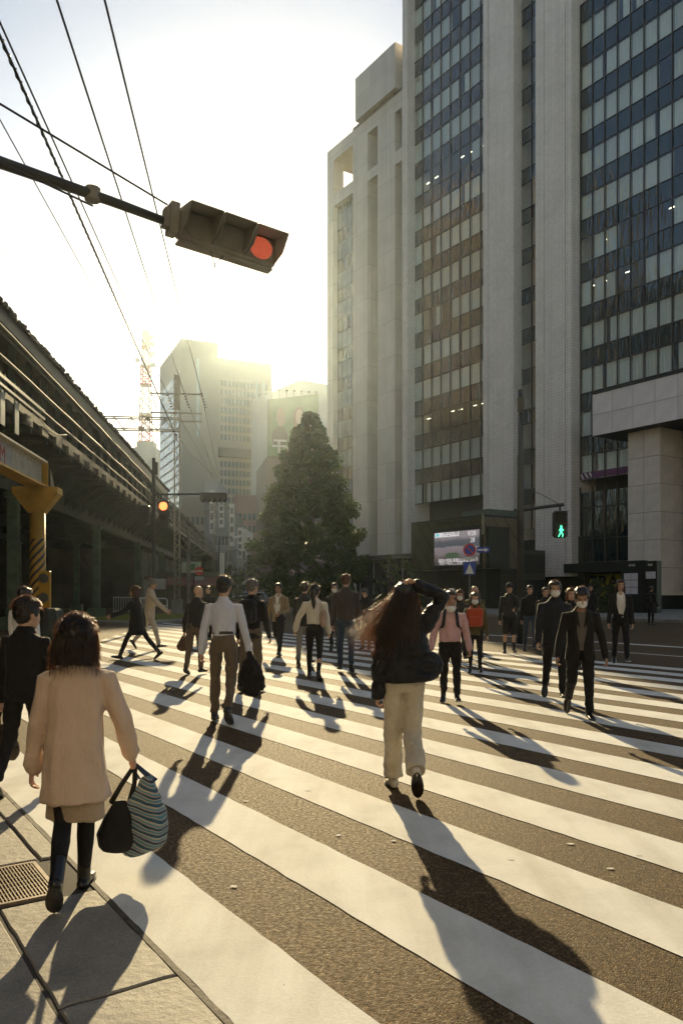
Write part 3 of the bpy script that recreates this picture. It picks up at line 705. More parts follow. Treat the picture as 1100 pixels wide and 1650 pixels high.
# parapet beyond the canopy, and the curving far part
b = MB(); b.bb(-8.05, -7.86, YR, Y1, 7.66, 9.0); b.build('parapet', mat('brown_parapet', (.20, .165, .13), .8, 0, .35, 1), via)
b = MB(); b.ell((0, 0, 0), (.13, .28, .22), 8, 5); me = b.mesh('parapet_cap', CREAM)
for i in range(46): link('parapet_cap', me, via, (-7.95, YR+1+i*1.65, 9.1))
pts = []
for i in range(24):
    t = i/23; y = Y1+t*260; pts.append((-8.0+t*t*30, y))
for (z0, z1, th, nm, m_) in ((7.66, 9.0, .2, 'parapet', mat('brown_parapet', (0, 0, 0))), (5.6, 7.6, 9.0, 'deck', mat('dark_deck_underside', (0, 0, 0)))):
    b = MB(); b.loft([[(x, y, z0), (x-th, y, z0), (x-th, y, z1), (x, y, z1)] for x, y in pts]); b.build(nm, m_, via)
# arcade of shop fronts and back wall below the viaduct
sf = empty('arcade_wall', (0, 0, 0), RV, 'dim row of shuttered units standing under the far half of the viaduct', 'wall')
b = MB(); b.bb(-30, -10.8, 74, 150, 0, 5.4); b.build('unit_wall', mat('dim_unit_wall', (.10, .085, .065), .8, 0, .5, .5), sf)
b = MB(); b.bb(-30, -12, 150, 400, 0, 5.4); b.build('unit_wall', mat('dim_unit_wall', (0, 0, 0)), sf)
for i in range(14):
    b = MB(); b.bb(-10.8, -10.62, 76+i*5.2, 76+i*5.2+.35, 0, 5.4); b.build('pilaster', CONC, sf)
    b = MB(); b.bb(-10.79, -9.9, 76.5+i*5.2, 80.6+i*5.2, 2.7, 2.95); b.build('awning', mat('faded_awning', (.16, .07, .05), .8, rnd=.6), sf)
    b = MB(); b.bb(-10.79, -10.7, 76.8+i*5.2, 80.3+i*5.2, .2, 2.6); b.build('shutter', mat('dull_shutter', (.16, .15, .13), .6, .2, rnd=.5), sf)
bw = empty('light_block_wall', (0, 0, 0), RV, 'dark wall added to block light on the far side under the viaduct', 'wall')
b = MB(); b.bb(-31, -30.3, Y0-30, 150, 0, 8.0); b.build('wall', mat('shade_dark_wall', (.03, .032, .028), .9), bw)  # added to block light; the shade here is put into its dark colour
b = MB(); b.bb(-.25, .25, -1.4, 1.4, 0, 2.6); me = b.mesh('shutter', mat('dark_shutter', (.045, .05, .045), .7, rnd=.5))
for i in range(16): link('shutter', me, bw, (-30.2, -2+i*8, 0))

# height limit portal: yellow striped post with beam
def stripe_mat():
    t = NT('yellow_black_hazard_paint'); sp = t.n('SeparateXYZ', ins={'Vector': t.coord()})
    a = t.math('SUBTRACT', sp.outputs[2], t.math('MULTIPLY', t.math('ARCTAN2', sp.outputs[0], t.math('MULTIPLY', sp.outputs[1], -1.0)), .22))
    st = t.math('LESS_THAN', t.math('FRACT', t.math('MULTIPLY', a, 4.0)), .42)
    low = t.math('LESS_THAN', sp.outputs[2], 3.02)
    n = t.noise(t.coord(), 3, 5)
    y = t.ramp(n, [(.3, (.30, .15, .010)), (.7, (.46, .255, .022))])
    return t.surf(t.princ(Base_Color=t.mix(t.math('MULTIPLY', st, low), y, (.02, .02, .018)), Roughness=.5))
HAZ = stripe_mat()
pp = PY(61, 953, 22.7); pt = empty('height_limit_portal', (pp.x, pp.y, 0), RV, 'rusty yellow steel portal post with striped lower half and weathered beam', 'barrier')
b = MB(); b.tube([(0, 0, 0), (0, 0, 4.05)], .212, 24); b.build('post', HAZ, pt, True)
b = MB(); b.loft([[(x*a_, y*c_, z) for x, y in ((-1, -1), (1, -1), (1, 1), (-1, 1))] for a_, c_, z in ((.212, .2, 3.75), (.62, .3, 4.3), (.62, .3, 4.48))]); b.build('capital', YELLOW, pt)
def beam_mat():
    t = NT('peeling_cream_paint'); co = t.coord(); n = t.noise(co, 2.2, 7, .7); n2 = t.noise(t.coord('Object', (6, 6, .8)), 2.0, 5, .7)
    c = t.ramp(n, [(.3, (.30, .26, .17)), (.5, (.48, .44, .34)), (.75, (.55, .52, .42))])
    c = t.mix(t.math('GREATER_THAN', t.math('MULTIPLY', n, n2), .33), c, (.22, .11, .04))
    return t.surf(t.princ(Base_Color=c, Roughness=.55, Normal=t.bump(n, .3, .02)))
BM = beam_mat()
b = MB(); b.bb(-.02, .02, -11, .35, 4.56, 5.24); b.build('beam_web', BM, pt)
b = MB(); b.bb(-.26, .26, -11, .35, 4.5, 4.56); b.build('lower_flange', YELLOW, pt)
b = MB(); b.bb(-.2, .2, -11, .35, 5.24, 5.29); b.build('upper_flange', BM, pt)
b = MB(); b.bb(-.2, .2, .352, .38, 4.56, 5.24); b.build('end_plate', YELLOW, pt)
b = MB(); b.prism([(.25, .38, 4.5), (.25, .9, 4.5), (.25, .38, 5.1)], (.02, 0, 0)); b.build('gusset', CREAM, pt)
b = MB()
for i in range(14): b.cyl((.022, -.4-i*.35, 4.66), .018, .02, 8, (1, 0, 0)); b.cyl((.022, -.4-i*.35, 5.14), .018, .02, 8, (1, 0, 0))
b.build('rivets', BM, pt)['kind'] = 'stuff'
b = MB(); b.bb(.022, .03, -3.6, -2.4, 4.6, 5.2); b.build('notice_strip', mat('grey_notice', (.42, .40, .38), .6), pt)
text('M', .62, mat('faded_red_letter', (.42, .06, .03), .6), pt, (.031, -3.49, 4.68), (pi/2, 0, pi/2), .004)
# small yellow signal back on its concrete block
q = PY(73, 953, 20.5)
yb = empty('warning_signal', (q.x, q.y, 0), radians(4), 'narrow yellow two lamp warning unit fixed beside the striped post', 'signal')
b = MB(); b.bevbox((0, 0, 1.57), (.28, .14, .95), .012); b.build('housing', YELLOW, yb)
for z in (1.86, 1.36):
    b = MB(); b.cyl((0, -.10, z), .11, .03, 20, (0, 1, 0)); b.build('lens', mat('dark_lens', (.03, .035, .03), .25), yb)
    b = MB(); b.tube([(0, -.17, z), (0, -.10, z)], .125, 20); b.build('lens_rim', mat('dark_lens_rim', (.06, .06, .05), .4), yb)
b = MB(); b.bb(-.05, .05, -.0, .08, 0, 1.1); b.build('pole', BLACKM, yb)
q = PY(82, 953, 20.9)
cb = empty('concrete_block', (q.x, q.y, 0), radians(10), 'dark green painted concrete block at the foot of the yellow unit', 'block')
b = MB(); b.loft([[(x*s_, y*s_, z) for x, y in ((-.3, -.25), (-.1, -.35), (.2, -.3), (.33, 0), (.2, .3), (-.2, .3))] for s_, z in ((1.25, 0), (1.2, .5), (.95, 1.02), (.7, 1.08))]); b.build('block', mat('dark_green_block', (.03, .045, .035), .7, 0, .4, 5, .3, 20), cb)

# ================================================================== POLES, GANTRY, WIRES
LAT = mat('galvanised_lattice', (.30, .27, .21), .5, .3, .3)
YG = 54.0
def gantry(Y, x, h, label, lean=.0):
    g_ = empty('catenary_mast', (x, Y, 0), RV, label, 'mast')
    W2, D2 = .17, .17; b = MB()
    for sx in (-1, 1):
        for sy in (-1, 1): b.bb(sx*W2-.03, sx*W2+.03, sy*D2-.03, sy*D2+.03, 0, h)
    b.build('mast_chords', LAT, g_)
    b = MB(); z = .2; s_ = 1
    while z < h-.5:
        for sy in (-1, 1): b.tube([(-s_*W2, sy*D2, z), (s_*W2, sy*D2, z+.42)], .018, 4)
        for sx in (-1, 1): b.tube([(sx*W2, -s_*D2, z), (sx*W2, s_*D2, z+.42)], .018, 4)
        z += .42; s_ = -s_
    b.build('mast_lacing', LAT, g_)['kind'] = 'stuff'
    b = MB(); b.bb(-.22, .22, -.22, .22, h-2.6, h-.1) if False else b.bb(-.19, .19, -.185, -.175, h-2.5, h-.1); b.build('mast_plate', LAT, g_)
    b = MB(); b.bb(-.35, .35, -.35, .35, 0, 1.0); b.build('mast_base', CONC, g_)
    # truss arm over the tracks
    z0, z1 = 12.45, 13.25; xe = -14
    b = MB()
    for y in (-.3, .3): b.bb(xe, .2, y-.035, y+.035, z0-.04, z0+.04); b.bb(xe, .2, y-.035, y+.035, z1-.04, z1+.04)
    b.build('truss_chords', LAT, g_)
    b = MB(); xx = xe; s_ = 0
    while xx < -.5:
        for y in (-.3, .3): b.tube([(xx, y, z0 if s_ else z1), (xx+.55, y, z1 if s_ else z0)], .03, 4)
        xx += .55; s_ = 1-s_
    b.build('truss_lacing', LAT, g_)['kind'] = 'stuff'
    # cross arms with insulators
    for z, xa, xb in ((h-1.4, -1.75, 1.75), (h-2.7, -1.75, 1.7), (h-3.25, .2, 1.7)):
        b = MB(); b.bb(xa, xb, -.24, -.16, z-.05, z+.05); b.build('cross_arm', LAT, g_)
    return g_
mp = PY(285.5, 953, YG)
gantry(YG, mp.x, 16.3, 'nearest lattice catenary mast beside the viaduct, reaching above its roof')
INS = mat('brown_insulator', (.10, .07, .05), .3)
def wire(pts, r, nm, label, m_=BLACKM, sag=0.0, twist=False, group=None):
    r *= 1.35
    P_ = [Vector(p) for p in pts]; out = []
    for i in range(len(P_)-1):
        n_ = 28
        for j in range(n_ if i < len(P_)-2 else n_+1):
            f = j/n_; q = P_[i].lerp(P_[i+1], f); q = q-Vector((0, 0, sag*4*f*(1-f))); out.append(q)
    b = MB(); b.tube(out, r, 6)
    if twist:
        tw_ = []; L = (P_[-1]-P_[0]).length; n_ = int(L/.06); 
        for i in range(n_+1):
            f = i/n_; q = P_[0].lerp(P_[-1], f)-Vector((0, 0, sag*4*f*(1-f))); a = i*.9; tw_.append(q+Vector((cos(a), 0, sin(a)))*r*1.25)
        b.tube(tw_, r*.55, 4)
    o = b.build(nm, m_); tag(o, label, 'wire', group); return o
zt_ = PY(324, 633, YG).z
WG = 'overhead wires along the viaduct'
def near(px, py, z): Yn = (z-CH)*F/(HZ-py); return PY(px, py, Yn)
def wire2(a, b_, r, lab, **k):
    a = Vector(a); b_ = Vector(b_); ext = a+(a-b_)*.5
    return wire([ext, b_], r, 'overhead_wire', lab, group=WG, **k)
z = PY(324, 633, YG).z; wire2(near(169, 0, z), PY(324.5, 633, YG), .021, 'rightmost overhead wire, ending at the right tip of the mast cross arm')
z = PY(297, 633, YG).z; wire2(near(92, 0, z), PY(297, 633, YG), .021, 'second overhead wire from the right, passing behind the signal arm')
z = PY(270, 636, YG).z; wire2(near(0, 35, z), PY(270, 634, YG), .019, 'smooth overhead wire running just right of the twisted cable')
z = PY(245, 636, YG).z; wire2(near(0, 192, z), PY(245, 634, YG), .014, 'leftmost thin overhead wire ending at the left tip of the cross arm')
z = PY(285, 702, YG).z; wire2(near(0, 57, z), PY(284, 702, YG), .022, 'thick twisted overhead cable fixed low on the mast', twist=True)
far = [((324.5, 633), (352, 765)), ((297, 633), (350, 772)), ((284, 702), (347, 770)), ((270, 636), (346, 775))]
for i, (a, c) in enumerate(far):
    wire([PY(*a, YG), PY(c[0], c[1], 115)], .02, 'overhead_wire', ('highest', 'second highest', 'lowest', 'third highest')[i]+' of the wires dropping away behind the mast', group=WG)
# insulators hang on the wires: parts of one set
insu = empty('insulator_set', (0, 0, 0), 0, 'brown insulator strings on the cross arm of the nearest mast', 'insulators')
for (px, py) in ((324.5, 633), (297, 633), (270, 636), (245, 636)):
    q = PY(px, py, YG-.2); b = MB()
    for j in range(6): b.cyl(q+Vector((.04*j, .12*j, -.16*j)), .09-.02*(j % 2), .07, 8, (.1, .4, -.9))
    b.build('insulator', INS, insu)
# thin wire with beads at the far left
q0, q1 = PY(-10, 390, 30), PY(190, 655, 62); o = wire([q0, q1], .009, 'overhead_wire', 'thin beaded span wire crossing the sky above the viaduct roof', group=WG)
for f in (.2, .32, .62, .8): pass
# mast two further back
mp2 = PY(345, 953, 115); g2 = gantry(115, mp2.x, 15.5, 'second lattice catenary mast, far down the viaduct')
# small portal truss between
b = MB(); b.bb(0, 9, -.2, .2, 10.7, 11.3)

def led_mat():
    if 'led' in _mc: return _mc['led']
    t = NT('red_led_lens'); v = t.n('TexVoronoi', ins={'Vector': t.coord(), 'Scale': 62.0, 'Randomness': .25}).outputs['Distance']
    k = t.ramp(v, [(.25, (1.0, .17, .07)), (.6, (.42, .07, .04))])
    _mc['led'] = t.surf(t.princ(Base_Color=(.25, .06, .04), Emission_Color=k, Emission_Strength=.36, Roughness=.4)); return _mc['led']
def signal_horizontal(loc, rz, label, red_lit, arm_pts, arm_r, pole=None, hood_in=.3):
    s = empty('traffic_signal', loc, rz, label, 'traffic signal')
    SM = mat('flare_tan_housing', (.21, .19, .155), .55, 0, .2)  # veil of flare is put into this lighter tan colour
    b = MB(); b.bevbox((0, 0, 0), (1.27, .14, .40), .03); b.build('housing', SM, s)
    for i in range(3):
        x = -.42+i*.42
        lm = led_mat() if (i == 2 and red_lit) else SM
        b = MB(); b.cyl((x, -.09, 0), .15, .03, 24, (0, 1, 0)); b.build('lens', lm, s)
        # deep hood: open box like visor with sloping sides
        b = MB(); t = .012
        b.add([(x-.2, -.02, .206), (x+.2, -.02, .206), (x+.2, -.44, .12), (x-.2, -.44, .12), (x-.2, -.02, .206-t), (x+.2, -.02, .206-t), (x+.2, -.44, .12-t), (x-.2, -.44, .12-t)],
              [(0, 1, 2, 3), (7, 6, 5, 4), (3, 2, 6, 7), (0, 3, 7, 4), (1, 5, 6, 2)])
        for sx in (-1, 1): b.prism([(x+sx*.2, -.05, .2), (x+sx*.2, -.44, .12), (x+sx*.2, -.3, -.10), (x+sx*.2, -.07, -.17)], (-sx*t, 0, 0))
        b.build('hood', SM, s)
    b = MB(); b.bb(-.60, .62, -.02, .12, -.235, -.203); b.build('lower_tray', SM, s)
    b = MB(); b.bb(-.74, -.637, -.09, .09, -.17, .24); b.bb(-.80, -.742, -.06, .06, -.1, .15); b.build('end_bracket', SM, s)
    b = MB(); b.tube(arm_pts, arm_r, 10); b.build('arm', mat('dark_signal_arm', (.05, .05, .045), .5, .2), s, True)
    return s, SM
# big near signal
A = Vector((-1.66, 8.1, 5.30)); Bq = Vector((-.66, 8.72, 5.18))
mid = (A+Bq)/2; rz = atan2(.60, 1.0)
sg, SM = signal_horizontal(tuple(mid), rz, 'large horizontal traffic signal overhead with its red lamp lit', True,
                           [(-.8, 0, -.02), (-1.4, -.05, -.02), (-2.6, -.1, -.02), (-4.6, -.2, -.02)], [.055, .06, .07, .085])
sg.rotation_euler = (0, radians(4.5), rz); sg.scale = (.87, .87, .76); sg.location.x -= .05
b = MB(); b.tube([(-.2, .0, -.22), (-.14, 0, -.38), (-.12, 0, -.44), (-.145, 0, -.45), (-.13, 0, -.38), (-.02, 0, -.22)], .007, 5); b.build('loop_wire', BLACKM, sg)
b = MB(); b.tube([(-1.62, -.05, -.09), (-1.62, -.05, .07)], .085, 10); b.build('arm_clamp', SM, sg)
# guy wires of the signal arm
wire([PY(270, 330, 7.8), PY(0, 167, 6.6), PY(-140, 83, 6.0)], .008, 'guy_wire', 'upper stay wire running to the large overhead signal')
wire([PY(150, 332, 7.4), PY(0, 261, 6.9), PY(-120, 204, 6.5)], .008, 'guy_wire', 'lower stay wire clamped to the arm of the large overhead signal')

# second signal pole, left middle distance
q = PY(248, 953, 33); 
s2 = empty('traffic_signal', (q.x, q.y, 0), 0, 'black signal pole before the viaduct with small red lamp and long arm', 'traffic signal')
zz = lambda py: CH+(HZ-py)/F*33
b = MB(); b.tube([(0, 0, 0), (0, 0, zz(738))], .075, 10); b.bb(-.02, .16, -.08, .08, zz(765), zz(745)); b.build('pole', BLACKM, s2, False)
b = MB(); b.tube([(0, 0, zz(797)), (1.95, 0, zz(796))], .04, 8); b.build('arm', BLACKM, s2)
b = MB(); b.bevbox((2.48, 0, zz(800)), (1.1, .3, .3), .03); b.build('arm_signal_housing', BLACKM, s2)
for i in range(5): b = MB(); b.tube([(2.04+i*.22, -.28, zz(805)), (2.04+i*.22, 0, zz(805))], [.09, .12], 10); b.build('hood', BLACKM, s2)
b = MB(); b.bevbox((.42, 0, zz(828)), (.42, .2, 1.15), .04); b.build('signal_box', BLACKM, s2)
b = MB(); b.cyl((.42, -.14, zz(816)), .17, .03, 24, (0, 1, 0)); b.build('lens', emis('red_signal_light', (1, .17, .05), 2.2), s2)
b = MB(); b.tube([(.42, -.32, zz(814)), (.42, -.1, zz(814))], [.20, .20], 16); 
b = MB(); b.cyl((.42, -.13, zz(834)), .14, .02, 20, (0, 1, 0)); b.build('lens', mat('unlit_signal_lens', (0, 0, 0)), s2)
b = MB(); b.bevbox((-.38, 0, zz(830)), (.42, .3, .8), .04); b.build('signal_box', BLACKM, s2)
b = MB(); b.tube([(0, 0, zz(852)), (.45, 0, zz(852))], .03, 6); b.tube([(0, 0, zz(806)), (.4, 0, zz(806))], .03, 6); b.build('bracket', BLACKM, s2)

# pedestrian signal pole on the right
q = PY(838, 953, 23); 
s3 = empty('pedestrian_signal', (q.x, q.y, 0), 0, 'tall black pole carrying a pedestrian signal with a green walking man', 'traffic signal')
z3 = lambda py: CH+(HZ-py)/F*23
b = MB(); b.tube([(0, 0, 0), (0, 0, z3(735)), (0, 0, z3(732)), (0, 0, z3(628))], [.10, .10, .075, .075], 12); b.build('pole', BLACKM, s3, True)
b = MB(); b.bevbox((-.03, -.1, z3(653)), (.2, .16, .42), .02); b.build('junction_box', BLACKM, s3)
b = MB(); b.tube([(0, 0, z3(822)), (1.25, 0, z3(813))], .05, 8); b.build('arm', BLACKM, s3)
b = MB(); b.tube([(.55, 0, z3(795)), (1.1, 0, z3(812))], .01, 5); b.tube([(.02, 0, z3(789)), (.55, 0, z3(795))], .01, 5); b.build('stay_wire', BLACKM, s3)
b = MB(); b.tube([(1.14, 0, z3(814)), (1.14, 0, z3(824))], .03, 6); b.build('hanger', BLACKM, s3)
b = MB(); b.bevbox((1.14, 0, z3(845)), (.43, .22, .78), .06); b.build('housing', BLACKM, s3)
def walk_man(parent, cx, y, cz, h, m_):
    b = MB(); R = Matrix.Rotation
    b.cyl((cx, y, cz+h*.40), h*.09, -.012, 12, (0, 1, 0))
    def bar(x0, z0, x1, z1, w):
        a = Vector((cx+x0*h, y-.008, cz+z0*h)); c = Vector((cx+x1*h, y-.008, cz+z1*h)); L = c-a; b.box((a+c)/2, (L.length+w*h*.4, .008, w*h), Matrix.Rotation(-atan2(L.z, L.x), 3, 'Y'))
    bar(0, .27, 0, -.05, .17); bar(0, -.05, .14, -.27, .09); bar(.14, -.27, .1, -.48, .075); bar(0, -.05, -.12, -.26, .09); bar(-.12, -.26, -.22, -.46, .075)
    bar(.03, .24, .2, .06, .07); bar(-.03, .24, -.17, .04, .07)
    b.build('green_walking_man', m_, parent)
walk_man(s3, 1.14, -.125, z3(856.5), .34, emis('green_signal_light', (.06, .85, .38), 1.6))
b = MB(); b.bb(.97, 1.31, -.118, -.112, z3(843), z3(826)); b.build('upper_lens', mat('unlit_signal_lens', (0, 0, 0)), s3)
for zt3 in (825, 845.5):
    b = MB(); b.bb(.955, 1.325, -.25, -.112, z3(zt3)-.005, z3(zt3)+.008); b.build('hood', BLACKM, s3)
# lamp like nubs on the pole
b = MB(); b.tube([(-.2, 0, z3(822)), (0, 0, z3(822))], .03, 6); b.build('bracket', BLACKM, s3)
# ================================================================== PEOPLE
TMP = bpy.data.scenes.new('remesh_bench')
def remesh(mb, voxel, smooth=3, fac=.6):
    me = mb.mesh('raw', []); o = bpy.data.objects.new('raw', me); TMP.collection.objects.link(o)
    r = o.modifiers.new('r', 'REMESH'); r.mode = 'VOXEL'; r.voxel_size = voxel; r.use_smooth_shade = True
    if smooth: s = o.modifiers.new('s', 'SMOOTH'); s.factor = fac; s.iterations = smooth
    TMP.view_layers[0].update(); dg = TMP.view_layers[0].depsgraph
    out = bpy.data.meshes.new_from_object(o.evaluated_get(dg)); bpy.data.objects.remove(o); bpy.data.meshes.remove(me)
    return out
def finish(me, name, m_, parent, wrinkle=None, clip=None, seed=0):
    if wrinkle:
        amp, sc_ = wrinkle[0], Vector(wrinkle[1]); off = Vector((seed*3.1, seed*1.7, seed*.9))
        me.update(); n_ = len(me.vertices); co = [0.0]*(3*n_); no = [0.0]*(3*n_)
        me.vertices.foreach_get('co', co); me.vertices.foreach_get('normal', no)
        for i in range(n_):
            x, y, z = co[3*i:3*i+3]; p = Vector((x*sc_.x, y*sc_.y, z*sc_.z))+off
            w = noise.noise(p)+.5*noise.noise(p*2.3+Vector((5, 5, 5))); w = (abs(w)*1.6-.45) if len(wrinkle) > 2 else w
            d = amp*w; co[3*i] = x+no[3*i]*d; co[3*i+1] = y+no[3*i+1]*d; co[3*i+2] = z+no[3*i+2]*d
        me.vertices.foreach_set('co', co)
    if clip:
        bm = bmesh.new(); bm.from_mesh(me); dead = [f for f in bm.faces if clip(f.calc_center_median())]
        bmesh.ops.delete(bm, geom=dead, context='FACES')
        bv = [v for v in bm.verts if v.is_boundary]
        for _ in range(6):
            new = []
            for v in bv:
                nb_ = [e.other_vert(v).co for e in v.link_edges if e.is_boundary]
                new.append(v.co*.4+sum(nb_, Vector())/len(nb_)*.6 if nb_ else v.co.copy())
            for v, c_ in zip(bv, new): v.co = c_
        bm.to_mesh(me); bm.free()
    me.materials.clear(); me.materials.append(m_); me.polygons.foreach_set('use_smooth', [True]*len(me.polygons)); me.update(); me.name = name
    return link(name, me, parent)
def join_meshes(ms):
    bm = bmesh.new()
    for m_ in ms: bm.from_mesh(m_)
    out = bpy.data.meshes.new('body'); bm.to_mesh(out); bm.free(); return out

def cloth(name, col, rough=.85, sheen=.2, var=.12, fine=220, trans=0.0, bumpy=.25, rnd=0):
    key = 'cloth_'+name
    if key in _mc: return _mc[key]
    t = NT(key); co = t.coord()
    n = t.noise(co, 6, 4, .6); w = t.noise(co, fine, 2, .5)
    c = t.ramp(n, [(.3, tuple(k*(1-var) for k in col)), (.7, tuple(k*(1+var) for k in col))])
    cr = t.noise(t.coord('Object', (1, 1, .55)), 13, 3, .55); hh_ = t.math('ADD', t.math('MULTIPLY', cr, 7.0), w); nb = t.bump(hh_, .5+bumpy*.4, .008)
    p = t.n('BsdfPrincipled', ins={'Base Color': c, 'Roughness': rough, 'Sheen Weight': sheen, 'Sheen Roughness': .35, 'Specular IOR Level': .25, 'Normal': nb}).outputs[0]
    if trans:
        tr = t.n('BsdfTranslucent', ins={'Color': c}).outputs[0]; m_ = t.n('MixShader', ins={0: trans}); t.t.links.new(p, m_.inputs[1]); t.t.links.new(tr, m_.inputs[2]); p = m_.outputs[0]
    _mc[key] = t.surf(p); return _mc[key]
def skinmat(name, col):
    if name in _mc: return _mc[name]
    t = NT(name); co = t.coord(); n = t.noise(co, 9, 4, .6)
    c = t.ramp(n, [(.3, tuple(k*.86 for k in col)), (.7, tuple(min(1, k*1.06) for k in col))])
    p = t.princ(Base_Color=c, Roughness=.5, Subsurface_Weight=.12, Subsurface_Scale=.02)
    _mc[name] = t.surf(p); return _mc[name]
def hairmat(name, col, rim, tr=.0, rough=.38):
    if name in _mc: return _mc[name]
    t = NT(name); co = t.coord('Object', (160, 160, 7)); n = t.noise(co, 1.0, 3, .6)
    c = t.ramp(n, [(.3, tuple(k*.5 for k in col)), (.7, tuple(k*1.6 for k in col))])
    p = t.n('BsdfPrincipled', ins={'Base Color': c, 'Roughness': rough, 'Sheen Weight': 0.0, 'Normal': t.bump(n, .5, .006)}).outputs[0]
    if tr:
        trn = t.n('BsdfTranslucent', ins={'Color': (*rim, 1)}).outputs[0]; m_ = t.n('MixShader', ins={0: tr}); t.t.links.new(p, m_.inputs[1]); t.t.links.new(trn, m_.inputs[2]); p = m_.outputs[0]
    _mc[name] = t.surf(p); return _mc[name]
SKIN = skinmat('skin', (.50, .30, .205)); SKIN2 = skinmat('tanned_skin', (.34, .19, .12))
HAIRC = hairmat('black_hair', (.010, .008, .007), (.5, .3, .2)); HAIRS = hairmat('black_hair_strand', (.016, .010, .007), (.80, .25, .045), .10)
HAIRG = hairmat('grey_hair', (.09, .08, .075), (.8, .6, .4)); HAIRB = hairmat('auburn_hair', (.045, .018, .008), (.9, .3, .05), .10)
EYEM = mat('dark_eye', (.012, .009, .008), .25, var=.1); LIPM = mat('lip', (.30, .12, .10), .5, var=.1); WMASK = cloth('white_mask', (.78, .77, .74), .8, .1, .03, 120, .15)
BLKSHOE = mat('black_shoe_leather', (.016, .014, .013), .32, 0, .2); SOLE = mat('shoe_sole', (.05, .045, .04), .7); WSOLE = mat('white_shoe_sole', (.6, .58, .54), .6)

def hand(b, W, u, thumb, nrm, s=1.0, curl=28, spread=1.0, grip=False):
    """palm and five fingers; u along the fingers, thumb = thumb side, nrm = where the palm faces"""
    u = u.normalized(); nrm = (nrm-u*nrm.dot(u)).normalized(); a = (thumb-u*thumb.dot(u)-nrm*thumb.dot(nrm)).normalized()
    b.tube([W-u*.03*s, W+u*.01*s, W+u*.05*s, W+u*.088*s], [(.026*s, .019*s), (.029*s, .017*s), (.040*s, .015*s), (.039*s, .012*s)], 12, a, True)
    for k, (o, L) in enumerate(((.030, .070), (.010, .079), (-.011, .073), (-.030, .057))):
        p = W+u*(.080 if k else .078)*s+a*o*s; d = (u+a*o*1.6*spread).normalized(); pts = [p]; ang = 0
        for j, f in enumerate((.42, .32, .26)):
            ang += radians(curl*(1.0+.12*k)*(1.6 if j else .9)); dd = d*cos(ang)+nrm*sin(ang); pts.append(pts[-1]+dd*L*f*s)
        b.tube(pts, [.0095*s, .0088*s, .008*s, .0068*s], 8, a, True)
    p = W+u*.022*s+a*.028*s+nrm*.004*s; d1 = (u*.62+a*.62+nrm*.28).normalized(); q = p+d1*.036*s; d2 = (u*.86+a*.22+nrm*.45).normalized(); r = q+d2*.028*s
    b.tube([p, q, r], [.0135*s, .0105*s, .0085*s], 8, nrm, True)

def head(b, C, R, s, ears=True, face=True, neck_to=None):
    def T(x, y, z): return C+R@(Vector((x, y, z))*s)
    b.ell(T(0, -.015, .03), (.076*s, .093*s, .086*s), 16, 12, R); b.ell(T(0, .018, -.028), (.062*s, .072*s, .086*s), 16, 12, R)
    b.ell(T(0, .042, -.088), (.034*s, .034*s, .026*s), 12, 8, R); b.ell(T(0, -.005, -.06), (.056*s, .06*s, .05*s), 12, 8, R)
    if face:
        b.tube([T(0, .084, .008), T(0, .098, -.015), T(0, .110, -.036)], [.008*s, .010*s, .0135*s], 8, (1, 0, 0), True)
        b.ell(T(.012, .098, -.040), (.009*s,)*3, 8, 6); b.ell(T(-.012, .098, -.040), (.009*s,)*3, 8, 6)
        b.tube([T(-.042, .070, .026), T(0, .084, .022), T(.042, .070, .026)], .011*s, 8, (0, 0, 1), True)
        b.ell(T(0, .085, -.070), (.024*s, .012*s, .012*s), 10, 8, R)
        for x in (-.036, .036): b.ell(T(x, .058, -.028), (.022*s, .022*s, .02*s), 8, 6, R)
    if ears:
        for x in (-1, 1): b.ell(T(x*.078, -.008, -.008), (.010*s, .020*s, .032*s), 8, 8, R)
    if neck_to is not None: b.tube([T(0, -.018, -.07), (T(0, -.03, -.12)+neck_to)/2, neck_to, neck_to-Vector((0, 0, .05))], [.050*s, .050*s, .056*s, .075*s], 12, (1, 0, 0))

